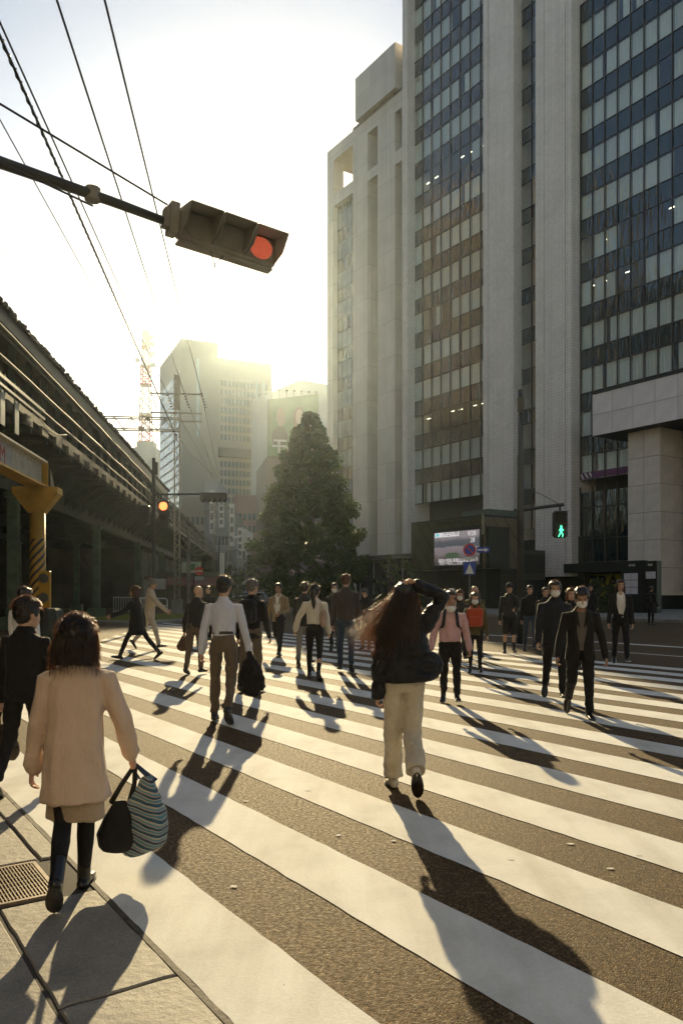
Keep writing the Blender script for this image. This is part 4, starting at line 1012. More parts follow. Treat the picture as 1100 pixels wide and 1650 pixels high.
PEOPLE = []
def person(spec):
    S = dict(h=1.7, skin=SKIN, build=1.0, face=0, lean=3, legs=((22, 6), (-14, 28)), arms=((8, 8, 15), (-8, 8, 15)), head=(0, 0), hair='short', hairm=HAIRC,
             top='jacket', topm=None, hem=.47, flare=0.0, bottom='trousers', botm=None, legw=1.0, shoe=BLKSHOE, sole=SOLE, shirt=None, open=.0, mask=None, sleeve=1.0, curl=28, voxel=None, wr=1.0, seed=0, handm=None, topw=1.0)
    S.update(spec); h = S['h']; k = h/1.7; Bd = S['build']
    root = empty('person', S['pos'], S['face_rad'], S['label'], 'person')
    dist = S['pos'][1]; vx = S['voxel'] or max(.0095, min(.018, .0012*dist)); seed = S['seed']
    # skeleton --------------------------------------------------
    hipz = .52*h; L1, L2 = .245*h, .235*h; hw = .052*h
    feet = []; legs = []
    for i, sx in enumerate((-1, 1)):
        a, fl = (radians(v) for v in S['legs'][i][:2]); spl = radians(S['legs'][i][2]) if len(S['legs'][i]) > 2 else radians(1.5)
        d1 = Vector((sx*sin(spl), sin(a), -cos(a))).normalized(); d2 = Vector((sx*sin(spl)*.5, sin(a-fl), -cos(a-fl))).normalized()
        hp = Vector((sx*hw, 0, hipz)); kn = hp+d1*L1; an = kn+d2*L2
        legs.append((hp, kn, an)); ap = a-fl; pitch = max(radians(-10), min(radians(62), -ap*1.35 if ap < -.15 else 0)); pitch = pitch if ap < 0 else -min(ap*.5, radians(15))
        if len(S['legs'][i]) > 3: pitch = radians(S['legs'][i][3])
        fd = Vector((sx*.12, cos(pitch), -sin(pitch))).normalized(); up = Vector((0, sin(pitch), cos(pitch)))
        toe = an+fd*.115*h-up*.042*h; heel = an-fd*.035*h-up*.042*h; feet.append((an, fd, up)); 
        legs[-1] = (hp, kn, an, min(toe.z, heel.z))
    dz = -min(l[3] for l in legs); off = Vector((0, 0, dz))
    hipz += dz
    le = radians(S['lean']); hipC = Vector((0, 0, hipz))
    RL = Matrix.Rotation(-le, 3, 'X')
    def T(x, y, zf):          # torso point: zf = fraction of height in the upright body
        p = Vector((x*k, y*k, zf*h+dz)); 
        return hipC+RL@(p-hipC) if p.z > hipC.z else p
    shz = .792; shw = S.get('shw', .098)*h*Bd
    arms = []
    for i, sx in enumerate((-1, 1)):
        A = S['arms'][i]; sh = T(0, 0, shz)+Vector((sx*shw, 0, 0))
        if isinstance(A[0], (tuple, list, Vector)):
            el = T(A[0][0]*1.7, A[0][1]*1.7, A[0][2]); wr_ = T(A[1][0]*1.7, A[1][1]*1.7, A[1][2])
            el = sh+(el-sh).normalized()*.175*h; wr_ = el+(wr_-el).normalized()*.15*h
        else:
            fw, ab, fx = (radians(v) for v in A[:3]); inn = radians(A[3]) if len(A) > 3 else 0
            d = Vector((sx*sin(ab), sin(fw)*cos(ab), -cos(fw)*cos(ab))); el = sh+d*.175*h
            d2 = Vector((sx*sin(ab)*.6, sin(fw+fx), -cos(fw+fx))).normalized(); d2 = Matrix.Rotation(sx*inn, 3, 'Z')@d2; wr_ = el+d2*.15*h
        arms.append((sh, el, wr_))
    # head
    nk = T(0, -.01, .845); yaw, pit = S['head'][0], S['head'][1]
    RH = Matrix.Rotation(radians(yaw), 3, 'Z')@Matrix.Rotation(radians(-pit)-le*.4, 3, 'X'); HC = T(0, .0, .862)+RH@Vector((0, .012*k, .068*h)); hs = (.96+.04*k)*S.get('hs', 1.0)
    # body mesh -------------------------------------------------
    near = dist < 12; b = MB(); head(b, HC, RH, hs, S['hair'] not in ('bob', 'long'), S['show_face'], nk); ms = [remesh(b, .0065 if near else .009, 2, .5)]
    b = MB(); b.loft([[T(rx*cos(2*pi*j/16), ry*sin(2*pi*j/16)+oy, z) for j in range(16)] for z, rx, ry, oy in ((.50, .09, .06, 0), (.6, .10, .065, 0), (.74, .12, .07, 0), (.80, .09, .05, 0), (.85, .048, .048, -.005))])
    for hp, kn, an, _ in legs: b.tube([hp+off, kn+off, kn+off+(an-kn)*.3, an+off, an+off-Vector((0, 0, .02))], [.068*k, .045*k, .048*k, .031*k, .034*k], 12, (1, 0, 0), True)
    for sh, el, wr_ in arms: b.tube([sh, el, wr_], [.042*k, .034*k, .024*k], 10, (0, 0, 1), True)
    ms.append(remesh(b, .02, 2))
    for i, sx in enumerate((-1, 1)):
        sh, el, wr_ = arms[i]; u = (wr_-el).normalized(); th, nr = (S['handdir'][i] if S.get('handdir') else (Vector((0, 1, 0)), Vector((-sx, 0, 0))))
        if abs(u.y) > .85 and not S.get('handdir'): th = Vector((0, 0, 1))
        b = MB(); hand(b, wr_+u*.012, u, Vector(th), Vector(nr), k*.98, S['curl'] if not isinstance(S['curl'], tuple) else S['curl'][i]); ms.append(remesh(b, .0042 if near else .0062, 1, .4))
    bm_ = join_meshes(ms); finish(bm_, 'body', S['skin'], root)
    # bottom ----------------------------------------------------
    W_ = S['legw']; bt = S['bottom']
    if bt in ('trousers', 'jeans', 'wide', 'shorts', 'leggings', 'baggy'):
        b = MB(); R_ = {'trousers': (.088, .066, .055, .056), 'jeans': (.086, .062, .052, .052), 'wide': (.100, .092, .105, .125), 'baggy': (.104, .094, .095, .10), 'shorts': (.095, .088, .09, .09), 'leggings': (.078, .05, .042, .036)}[bt]
        R_ = [r*k*W_*(.55+.45*Bd) for r in R_]
        b.loft([[T(rx*Bd*cos(2*pi*j/20), ry*sin(2*pi*j/20)+oy, z) for j in range(20)] for z, rx, ry, oy in ((.475, .135, .095, -.008), (.515, .150, .112, -.012), (.55, .142, .104, -.008), (.60, .128, .09, 0), (.625, .124, .088, 0))])
        for hp, kn, an, _ in legs:
            an2 = kn+(an-kn)*.97; sh_ = (kn+an)/2
            if bt == 'shorts': b.tube([hp+off, hp.lerp(kn, .55)+off, hp.lerp(kn, .92)+off], [R_[0], R_[1], R_[2]], 16, (1, 0, 0), True)
            else: b.tube([hp+off+Vector((0, 0, .02)), hp.lerp(kn, .5)+off, kn+off, sh_+off, an2+off], [R_[0], (R_[0]+R_[1])/2, R_[1], R_[2], R_[3]], 16, (1, 0, 0))
        finish(remesh(b, vx*1.05, 4), 'trousers' if bt != 'shorts' else 'shorts', S['botm'], root, (.011*S['wr']*(.8 if bt in ('wide', 'baggy') else 1), (7, 7, 11)), None, seed+5)
        if bt == 'shorts':
            b = MB()
            for hp, kn, an, _ in legs: b.tube([kn.lerp(an, .55)+off, an+off], [.048*k, .038*k], 12)
            finish(remesh(b, .012, 2), 'socks', cloth('dark_sock', (.03, .03, .032)), root)
    elif bt == 'skirt':
        b = MB(); z0 = S.get('skirt', .30)
        b.loft([[T(rx*cos(2*pi*j/24), ry*sin(2*pi*j/24)+oy, z) for j in range(24)] for z, rx, ry, oy in ((z0, .185, .15, 0), (.42, .17, .13, -.005), (.52, .15, .11, 0), (.6, .13, .09, 0))])
        finish(remesh(b, vx, 4), 'skirt', S['botm'], root, (.012, (9, 9, 2)), None, seed+5)
        b = MB()
        for hp, kn, an, _ in legs: b.tube([hp+off, kn+off, kn.lerp(an, .35)+off, an+off, an+off-Vector((0, 0, .02))], [.078*k, .055*k, .056*k, .037*k, .037*k], 14)
        finish(remesh(b, .011, 2), 'tights', S.get('legm', cloth('black_tights', (.009, .008, .008), .6, .03)), root)
    # shoes -----------------------------------------------------
    for (an, fd, up) in feet:
        a = an+off; side = fd.cross(up).normalized(); b = MB(); f = lambda x, z, y=0: a+fd*x*h+up*z*h+side*y*h
        b.tube([f(-.030, -.026), f(.01, -.020), f(.06, -.027), f(.105, -.031)], [(.022*h, .020*h), (.023*h, .024*h), (.027*h, .016*h), (.021*h, .011*h)], 14, side, True)
        b.tube([f(0, -.02), f(-.004, .012 if not S.get('boot') else .09)], [.026*h, .024*h], 12)
        o = finish(remesh(b, .0075 if near else .011, 2), 'shoe', S['shoe'], root)
        b = MB(); pts = []
        for j in range(16):
            t_ = 2*pi*j/16; xx = .040+.078*cos(t_); pts.append((xx, (.029+.004*cos(t_))*sin(t_)))
        b.loft([[f(x, -.0445, y) for x, y in pts], [f(x, -.034, y) for x, y in pts]]); finish(b.mesh('s', []), 'sole', S['sole'], o)
    # top -------------------------------------------------------
    hem = S['hem']; fl_ = S['flare']; TW = S['topw']*Bd
    def torso(b, e, hem_, arm_r, sleeves=True, slen=1.0):
        sec = []
        if hem_ < .40: sec += [(hem_, (.165+fl_)*TW, .125+fl_*.8, -.005), (.42, (.155+fl_*.6)*TW, .115+fl_*.5, -.005)]
        elif hem_ < .50: sec += [(hem_, (.150+fl_)*TW, .110+fl_*.8, -.003)]
        elif hem_ < .56: sec += [(hem_, (.140+fl_)*TW, .104+fl_*.8, 0)]
        sec += [(.575 if hem_ < .56 else hem_, (.132+fl_*.7)*TW, .100+fl_*.5, 0), (.64, (.134+fl_*.5)*TW, .100+fl_*.3, .002), (.70, (.146+fl_*.3)*TW, .108, .004), (.755, .152*TW, .106, .002), (.785, .146*TW, .092, -.004), (.808, .124*TW, .078, -.008), (.828, .090, .066, -.012), (.845, .062, .060, -.012), (.862, .055, .056, -.012)]
        n_ = 24; rings = []
        for z, rx, ry, oy in sec:
            r = []
            for j in range(n_):
                c_, s_ = cos(2*pi*j/n_), sin(2*pi*j/n_); pw_ = .92; c_ = math.copysign(abs(c_)**pw_, c_); s_ = math.copysign(abs(s_)**pw_, s_)
                r.append(T((rx+e)*c_, (ry+e)*s_+oy, z))
            rings.append(r)
        b.loft(rings)
        if sleeves:
            for sh, el, wr_ in arms:
                w2 = el.lerp(wr_, slen); ar = arm_r*k
                b.tube([sh+Vector((-math.copysign(.03, sh.x), 0, -.01)), sh, sh.lerp(el, .5), el, el.lerp(w2, .5), w2], [ar*1.02, ar*1.10, ar, ar*.93, ar*.85, ar*.78], 14, (0, 0, 1), True)
    tp = S['top']; e = {'shirt': .004, 'tee': .004, 'sweater': .014, 'hoodie': .018, 'jacket': .016, 'suit': .013, 'coat': .022, 'puffer': .03}[tp]; ar = {'shirt': .052, 'tee': .05, 'sweater': .066, 'hoodie': .062, 'jacket': .058, 'suit': .056, 'coat': .064, 'puffer': .07}[tp]*S['sleeve']
    clip = None
    if S['open']:
        ow = S['open']; 
        def clip(c):
            q = RL.transposed()@(c-hipC)+hipC if c.z > hipC.z else c
            zf = (q.z-dz)/h
            if zf > .852 and False: return True
            if q.y < .03*k: return False
            wv = ow*k*(min(1.0, max(.0, (zf-.56)/.12))*.6+.4) if zf > .56 else ow*k*(.4+(.56-zf)*2.5*S.get('swing', 1))
            return abs(q.x) < wv
        if S['shirt']:
            b = MB(); torso(b, -.004, .53, .04, False); finish(remesh(b, vx, 3), 'shirt', S['shirt'], root, (.004, (10, 10, 6)), None, seed+2)
    b = MB(); torso(b, e, hem, ar)
    # collar
    cz = {'shirt': .862, 'suit': .862, 'jacket': .868, 'coat': .872, 'hoodie': .862, 'puffer': .875, 'sweater': .858, 'tee': .852}[tp]
    b.loft([[T(r_*cos(2*pi*j/16), r_*.98*sin(2*pi*j/16)-.014, z) for j in range(16)] for z, r_ in ((.828, .078), (cz, .062))])
    for ex in S.get('extra', ()): b.ell(T(*ex[:3]), tuple(q*k for q in ex[3:6]))
    if tp == 'hoodie': b.ell(T(0, -.085, .845), (.10*k, .07*k, .065*k))
    wr_a = {'shirt': .009, 'tee': .006, 'sweater': .008, 'hoodie': .010, 'jacket': .010, 'suit': .007, 'coat': .012, 'puffer': .012}[tp]*S['wr']
    nm = {'shirt': 'shirt', 'tee': 'shirt', 'sweater': 'sweater', 'hoodie': 'hoodie', 'jacket': 'jacket', 'suit': 'suit_jacket', 'coat': 'coat', 'puffer': 'jacket'}[tp]
    wsc = (9, 9, 2.4) if tp == 'coat' else ((8, 8, 6) if tp != 'puffer' else (3, 3, 16))
    jk = finish(remesh(b, vx, 3), nm, S['topm'], root, (wr_a, wsc), clip, seed)
    if tp in ('coat', 'suit', 'jacket') and S['open'] and not S.get('nolapel'):
        b = MB()
        for sx in (-1, 1):
            b.prism([T(sx*.055, .085, .83), T(sx*.02, .116, .70), T(sx*.062, .122, .73), T(sx*.085, .105, .80)], (0, .006, 0))
        b.build('lapel', S['topm'], root)
    if S.get('cuffs'):
        for sh, el, wr_ in arms:
            b = MB(); u = (wr_-el).normalized(); b.tube([wr_-u*.075, wr_-u*.0], [ar*k*.84, ar*k*.92], 16, (0, 0, 1))
            finish(remesh(b, vx*.9, 2), 'cuff', S['topm'], root, (.004, (12, 12, 12)), None, 3)
    if tp in ('shirt',) or S.get('belt'):
        b = MB(); b.loft([[T(rx*cos(2*pi*j/24), ry*sin(2*pi*j/24), z) for j in range(24)] for z, rx, ry in ((.598, .1385*Bd, .106), (.618, .1375*Bd, .105))]); b.build('belt', BLKSHOE, root)
    # hair ------------------------------------------------------
    def H(x, y, z): return HC+RH@(Vector((x, y, z))*hs)
    hs_ = S['hair']; hm = S['hairm']; b = MB()
    if hs_ in ('short', 'cap_short', 'bob', 'long', 'pony', 'thin'):
        vol = .0 if hs_ in ('thin',) else .006
        b.ell(H(0, -.022, .045), ((.083+vol)*hs, (.098+vol)*hs, (.083+vol)*hs), 16, 12, RH); b.ell(H(0, -.048, -.005), ((.078)*hs, .065*hs, .072*hs), 14, 10, RH)
        if hs_ != 'thin': b.ell(H(0, .045, .085), (.066*hs, .046*hs, .03*hs), 12, 8, RH)
        for x in (-1, 1): b.ell(H(x*.074, .012, .018), (.014*hs, .035*hs, .035*hs), 8, 6, RH)
        if hs_ == 'bob':
            b.loft([[H(rx*cos(2*pi*j/18), ry*sin(2*pi*j/18)+oy, z) for j in range(18)] for z, rx, ry, oy in ((-.125, .098, .078, -.035), (-.08, .106, .084, -.035), (-.03, .100, .084, -.035), (.05, .09, .09, -.02), (.1, .06, .06, -.015))])
        if hs_ == 'long':
            zl = S.get('hairlen', -.32)
            b.loft([[H(rx*cos(2*pi*j/18), ry*sin(2*pi*j/18)+oy, z) for j in range(18)] for z, rx, ry, oy in ((zl, .085, .03, -.10), (zl*.6, .112, .045, -.095), (-.08, .105, .062, -.055), (.0, .098, .075, -.03), (.07, .085, .085, -.02))])
        if hs_ == 'pony':
            b.tube([H(0, -.11, .03), H(0, -.15, -.02), H(0, -.145, -.12), H(.01, -.15, -.22), H(.012, -.16, -.30)], [.022*hs, .038*hs, .042*hs, .036*hs, .012*hs], 10, (1, 0, 0), True)
        me = remesh(b, .0075 if near else .01, 2, .5)
        fy = .052 if hs_ not in ('bob', 'long') else .045
        def hclip(c):
            q = RH.transposed()@(c-HC)/hs
            return (q.y > fy-.02*(q.z < 0) and q.z < .062 and abs(q.x) < .064) or (q.z < -.0 and q.y > .02 and abs(q.x) < .074 and hs_ not in ('bob', 'long')) 
        finish(me, 'hair', hm, root, (.008 if hs_ != 'thin' else .003, (34, 34, 22)), hclip if S['show_face'] else None, seed+3)
    if hs_ == 'bald': pass
    if hs_ == 'thin' or hs_ == 'baldsides': pass
    # stray lit strands
    ns = S.get('strands', 0)
    if ns:
        rr = random.Random(seed+50); b = MB()
        for i in range(ns):
            a = rr.uniform(0, 2*pi); ph = rr.uniform(.05, 1.45); r_ = Vector((sin(ph)*cos(a)*.088, sin(ph)*sin(a)*.102-.02, cos(ph)*.088+.045)); n_ = Vector((r_.x, r_.y+.02, r_.z-.045)).normalized()
            p = H(*r_); L = rr.uniform(.018, .04); d = RH@(n_*.6+Vector((rr.uniform(-.5, .5), rr.uniform(-.5, .5), -.25))).normalized()
            p2 = p+d*L*.6; p3 = p2+(d+Vector((0, 0, -.9))).normalized()*L*.6; w = Vector((rr.uniform(-1, 1), rr.uniform(-1, 1), 0)).normalized()*.0011
            b.add([p-w, p+w, p2+w, p2-w, p3], [(0, 1, 2, 3), (3, 2, 4)])
        o = b.build('loose_hair', HAIRS if hm != HAIRG else HAIRG, root); o['kind'] = 'stuff'
    # face features --------------------------------------------
    if S['show_face']:
        b = MB(); 
        for x in (-.030, .030): b.ell(H(x, .077, .004), (.0115*hs, .006*hs, .0045*hs), 8, 6, RH)
        b.build('eyes', EYEM, root, True)
        b = MB()
        for sx in (-1, 1): b.tube([H(sx*.016, .094, .022), H(sx*.034, .088, .027), H(sx*.048, .072, .022)], [.0022*hs, .0028*hs, .0014*hs], 6)
        b.build('eyebrows', EYEM, root, True)
        if S['mask'] != 'white': b = MB(); b.ell(H(0, .0965, -.070), (.022*hs, .005*hs, .0065*hs), 10, 6, RH); b.build('lips', LIPM, root, True)
    if S['mask']:
        b = MB(); zc = -.05 if S['mask'] == 'white' else -.13
        b.ell(H(0, .062, zc), (.062*hs, .062*hs, .050*hs), 16, 10, RH)
        m_ = remesh(b, .006, 2)
        finish(m_, 'face_mask', WMASK, root, None, lambda c: ((RH.transposed()@(c-HC))/hs).y < .02)
        for sx in (-1, 1):
            b = MB(); b.tube([H(sx*.055, .055, zc+.03), H(sx*.082, -.005, .01), H(sx*.080, -.01, -.03), H(sx*.055, .055, zc-.02)], .002, 5); b.build('ear_loop', WMASK, root)
    if S.get('hat'):
        b = MB(); m_ = S['hatm']
        if S['hat'] == 'cap':
            b.ell(H(0, -.02, .06), (.092*hs, .105*hs, .085*hs), 16, 10, RH); b.prism([H(x, y, .055) for x, y in ((-.06, .06), (.06, .06), (.05, .15), (0, .165), (-.05, .15))], RH@Vector((0, 0, .008)))
        else:
            b.loft([[H(r_*cos(2*pi*j/20), r_*1.1*sin(2*pi*j/20)-.015, z) for j in range(20)] for z, r_ in ((.035, .15), (.047, .145), (.055, .098), (.12, .09), (.15, .082), (.155, .04))])
        me = remesh(b, .006, 2); finish(me, 'cap' if S['hat'] == 'cap' else 'hat', m_, root)
    S.update(root=root, T=T, arms_=arms, H=H, k=k, off=off, legs_=legs); return S

def at(px, fy): q = P(px, fy); return (q.x, q.y, 0)
def mk(label, px, fy, ty, face, **kw):
    """feet at photo row fy, head top at row top; face in degrees, 0 = walking away from the camera"""
    q = P(px, fy); h = .972*(fy-ty)/F*q.y; h = kw.pop('h', h)
    kw.setdefault('show_face', abs(((face+180) % 360)-180) > 60)
    return person(dict(label=label, pos=(q.x, q.y, 0), face_rad=radians(face), h=h, **kw))

C = cloth
BLK = C('black_wool', (.013, .012, .013), .8, .06); NAVY = C('navy_cloth', (.016, .017, .024), .8, .08); CHAR = C('charcoal_cloth', (.030, .028, .028), .8, .1); DKT = C('black_trouser', (.011, .010, .011), .75, .05)
BROWNT = C('brown_trouser', (.12, .09, .065), .8, .3); JEAN = C('blue_jean', (.05, .075, .12), .85, .3); DJEAN = C('dark_blue_jean', (.03, .045, .075), .85, .3)
# 1 woman in the beige coat, foreground
p1 = mk('woman with a dark bob seen from behind in a knee length beige coat', 122, 1440, 992, 10, h=1.375, lean=4, legs=((-13, 38, -4, 50), (13, 9, -5, 0)), arms=((-4, 11, 12), (4, 19, 22)), head=(-10, 4), hair='bob', hairm=HAIRC, strands=2600,
        top='coat', topm=C('beige_coat', (.62, .46, .355), .8, .08, .07, 260, .04, .05), hem=.355, flare=.028, bottom='skirt', botm=C('tan_skirt', (.40, .30, .21), .8, .3), skirt=.285, cuffs=True, sleeve=1.0, topw=.93, boot=True, curl=(18, 62), voxel=.0085, wr=1.7, seed=1, skin=SKIN, build=1.06, hs=1.0)
# 2 man in black jacket at the left edge
p2 = mk('man in a black zip jacket walking at the left edge, hair lit orange', 38, 1283, 974, -14, h=1.40, lean=4, legs=((-8, 20), (22, 4)), arms=((-8, 10, 20), (10, 10, 20)), head=(-24, 4), strands=1800, top='jacket', topm=BLK, hem=.50, botm=DKT, build=1.1, topw=1.06, seed=2, voxel=.011, wr=1.2)
# 3 white shirt man far left
p3 = mk('man in a white shirt at the far left beside the striped yellow post', 37, 1130, 945, -8, build=1.12, h=1.55, lean=5, head=(-20, 0), top='shirt', topm=C('white_shirt', (.68, .68, .72), .8, .2, .05, 200, .12), hem=.56, botm=DKT, seed=3, strands=300)
# 4 striding woman in black
p4 = mk('woman in a black coat striding towards the viaduct, auburn hair glowing', 221, 1063, 938, 82, lean=4, legs=((30, 8, 1), (-31, 10, 1, 35)), arms=((45, 14, 22), (-16, 8, 10)), head=(4, 2), hair='bob', hairm=HAIRB, strands=1500, top='coat', topm=BLK, hem=.40, flare=.05, bottom='skirt', skirt=.36, botm=BLK, boot=True, seed=4, hs=1.05)
# 5 man in hat
p5 = mk('man in a grey hat and light beige coat walking past the striding woman', 241, 1046, 932, -80, lean=5, legs=((-18, 22), (20, 6)), arms=((-12, 8, 10), (38, 8, 10)), head=(0, 2), hair='thin', hairm=HAIRG, hat='hat', hatm=C('grey_felt_hat', (.11, .10, .09)), top='coat', topm=C('light_beige_coat', (.48, .40, .30), .85, .3), hem=.44, botm=C('light_trouser', (.46, .40, .33)), seed=5)
# 6 bald man with dark jacket
p6 = mk('bald headed man in a dark jacket leaning forward, seen from behind', 314, 1087, 944, -20, lean=10, legs=((-6, 10), (8, 8)), arms=((-10, 14, 18), (8, 10, 20)), head=(-20, 6), hair='baldsides', show_face=False, top='jacket', topm=C('dusty_black_jacket', (.030, .028, .028)), hem=.50, topw=1.12, botm=BROWNT, seed=6)
# 7 white shirt man centre left
p7 = mk('man in a pale blue white shirt and brown trousers walking away', 360, 1164, 928, -4, lean=3, legs=((3, 4, 2, 4), (-3, 34, 2, 44)), arms=((-8, 12, 10), (6, 15, 14)), head=(-6, 0), top='shirt', topm=C('pale_shirt', (.60, .62, .74), .8, .2, .05, 240, .12), hem=.585, bottom='trousers', botm=BROWNT, sleeve=1.08, build=1.02, strands=500, seed=7, voxel=.0095, wr=1.3, skin=SKIN)
# 8 suit with backpack
p8 = mk('man in a black suit with a rucksack walking beside the white shirt man', 404, 1115, 934, -16, lean=5, legs=((-7, 10), (9, 8)), arms=((-5, 8, 14), (6, 9, 14)), head=(-16, 2), hairm=HAIRG, top='suit', topm=BLK, hem=.46, botm=BROWNT, strands=500, seed=8, build=1.05)
# 9 beige jacket man facing
p9 = mk('man in a tan open jacket and white shirt walking towards the camera', 449, 1055, 934, 168, lean=2, legs=((24, 4), (-16, 36)), arms=((4, 14, 70, 40), (-6, 14, 20)), head=(0, 0), top='jacket', topm=C('tan_jacket', (.26, .19, .11)), hem=.47, open=.075, shirt=C('bright_shirt', (.72, .71, .68)), botm=DKT, seed=9, skin=SKIN2)
# 11 dark man behind white sweater woman
p11 = mk('man in a dark coat half hidden behind the white sweater woman', 490, 1072, 938, -10, lean=4, legs=((-4, 6), (12, 6)), top='jacket', topm=CHAR, hem=.46, botm=C('grey_slack', (.22, .20, .18)), strands=300, seed=11)
# 10 woman in white sweater
p10 = mk('woman in a cream sweater with a ponytail and black trousers', 507, 1097, 943, -6, lean=2, legs=((4, 4), (-8, 22)), arms=((14, 30, 10), (0, 10, 30)), head=(-4, 0), hair='pony', top='sweater', topm=C('cream_sweater', (.62, .58, .50), .9, .5, .06, 120, .08), hem=.575, bottom='leggings', legw=1.15, botm=DKT, strands=600, seed=10)
# 12 tall man
p12 = mk('tall man in a dark jacket and blue jeans with hands at his sides', 557, 1083, 926, -3, lean=1, legs=((1, 3), (-6, 16)), arms=((0, 9, 8), (2, 9, 8)), head=(-4, 0), top='jacket', topm=C('dark_taupe_jacket', (.045, .038, .038)), hem=.50, bottom='jeans', botm=DJEAN, build=1.06, strands=500, seed=12, hairm=hairmat('brown_hair', (.05, .022, .012), (1, .4, .1), .08))
# 14 masked walker behind the tall man
p14 = mk('masked walker in dark clothes half hidden left of the tall man', 539, 1052, 938, 176, mask='white', top='jacket', topm=CHAR, botm=DKT, seed=14)
# 13 man looking at phone
p13 = mk('man in a black jacket looking down at his phone behind the long haired girl', 589, 1046, 945, 160, head=(0, 28), arms=((20, 8, 70, 20), (20, 8, 75, 20)), legs=((2, 3), (-2, 3)), top='jacket', topm=BLK, botm=C('khaki_trouser', (.25, .18, .11)), seed=13)
# 15 girl centre
p15 = mk('young woman in an oversized black jacket and pale jeans, hand on her long hair', 651, 1271, 950, 3, h=1.56, lean=-1, legs=((5, 4, 0, 3), (-8, 40, -4, 62)), arms=((-4, 7, 10), ((.185, .03, .925), (.04, -.02, 1.01))), head=(0, 2), hair='long', hairlen=-.30, hairm=HAIRC, top='puffer', topm=C('glossy_black_jacket', (.009, .009, .011), .5, .04, .1, 90), hem=.525, flare=.055, topw=1.12, extra=((.19, -.02, .60, .13, .11, .13), (.12, -.06, .55, .13, .10, .06), (-.10, -.03, .57, .14, .12, .08)), bottom='baggy', legw=.84, botm=C('pale_cream_jean', (.50, .44, .35), .85, .3, .12, 150), shoe=C('cream_shoe', (.55, .50, .42)), sole=BLKSHOE, sleeve=1.15, seed=15, voxel=.0095, wr=1.6,
         handdir=((Vector((0, 1, 0)), Vector((1, 0, 0))), (Vector((0, 1, .2)), Vector((0, -.3, -1)))), curl=(30, 34))
# 16 pink hoodie
p16 = mk('woman in a pink hooded top with her mask pulled under her chin', 725, 1133, 955, 174, lean=1, legs=((9, 6), (-4, 12)), arms=((-2, 15, 16), (4, 16, 16)), head=(6, -4), hair='short', mask='chin', skin=SKIN2, top='hoodie', topm=C('pink_top', (.50, .31, .33), .85, .35, .06, 200), hem=.545, topw=1.05, bottom='leggings', legw=1.3, botm=DKT, shoe=BLKSHOE, sole=WSOLE, seed=16, build=1.08, voxel=.011, wr=1.4)
# 17 masked woman with red bag
p17 = mk('masked woman in an olive parka with a red bag on her chest', 765, 1087, 957, 170, lean=1, legs=((6, 5), (-6, 14)), arms=((0, 12, 14), (2, 24, 14)), hair='bob', strands=500, hairm=HAIRC, mask='white', top='coat', topm=C('olive_parka', (.085, .07, .035)), hem=.47, bottom='leggings', legw=1.2, botm=DKT, sole=WSOLE, seed=17)
# 18-19-20 heads behind
p18 = mk('older bald man with a camouflage jacket behind the masked woman', 764, 1062, 942, 178, hair='bald', top='jacket', topm=C('olive_camouflage', (.12, .10, .04), var=.9), botm=DKT, skin=SKIN, seed=18, head=(0, 0))
p19 = mk('masked woman with glowing hair between the pink top and the bald man', 740, 1064, 950, 176, hair='bob', hairm=HAIRB, strands=800, mask='white', top='coat', topm=CHAR, botm=DKT, bottom='trousers', seed=19)
p20 = mk('person whose dark hair shows just above the pink hooded woman', 718, 1062, 949, 178, top='jacket', topm=BLK, botm=DKT, strands=300, seed=20)
# 21 cap and shorts
p21 = mk('man in a black cap, shorts and long socks holding a phone', 820, 1053, 940, 176, lean=1, legs=((5, 4), (-3, 8)), arms=((2, 10, 86, 30), (0, 10, 10)), head=(0, 8), hat='cap', hatm=BLK, top='jacket', topm=C('black_sport_jacket', (.02, .02, .021), .6), hem=.51, bottom='shorts', botm=BLK, seed=21)
# 22 young man in jeans
p22 = mk('young man in a black sweater and faded jeans behind the signal pole', 853, 1050, 944, 174, legs=((8, 4), (-8, 16)), arms=((4, 8, 20), (-2, 8, 10)), top='sweater', topm=BLK, hem=.53, bottom='jeans', botm=JEAN, seed=22, strands=200)
p23 = mk('dark haired young man in a black coat right of the faded jeans', 878, 1055, 945, 172, top='jacket', topm=BLK, hem=.46, botm=DKT, seed=23, strands=200)
# 24 masked man in dark coat
p24 = mk('tall masked man in a long dark zipped coat, second from the front', 893, 1127, 937, 172, lean=2, legs=((8, 4), (-8, 26)), arms=((-6, 10, 12), (6, 10, 14)), head=(0, 0), mask='white', hairm=HAIRC, top='coat', topm=NAVY, hem=.43, flare=.015, botm=DKT, seed=24, build=1.06, skin=SKIN, strands=200)
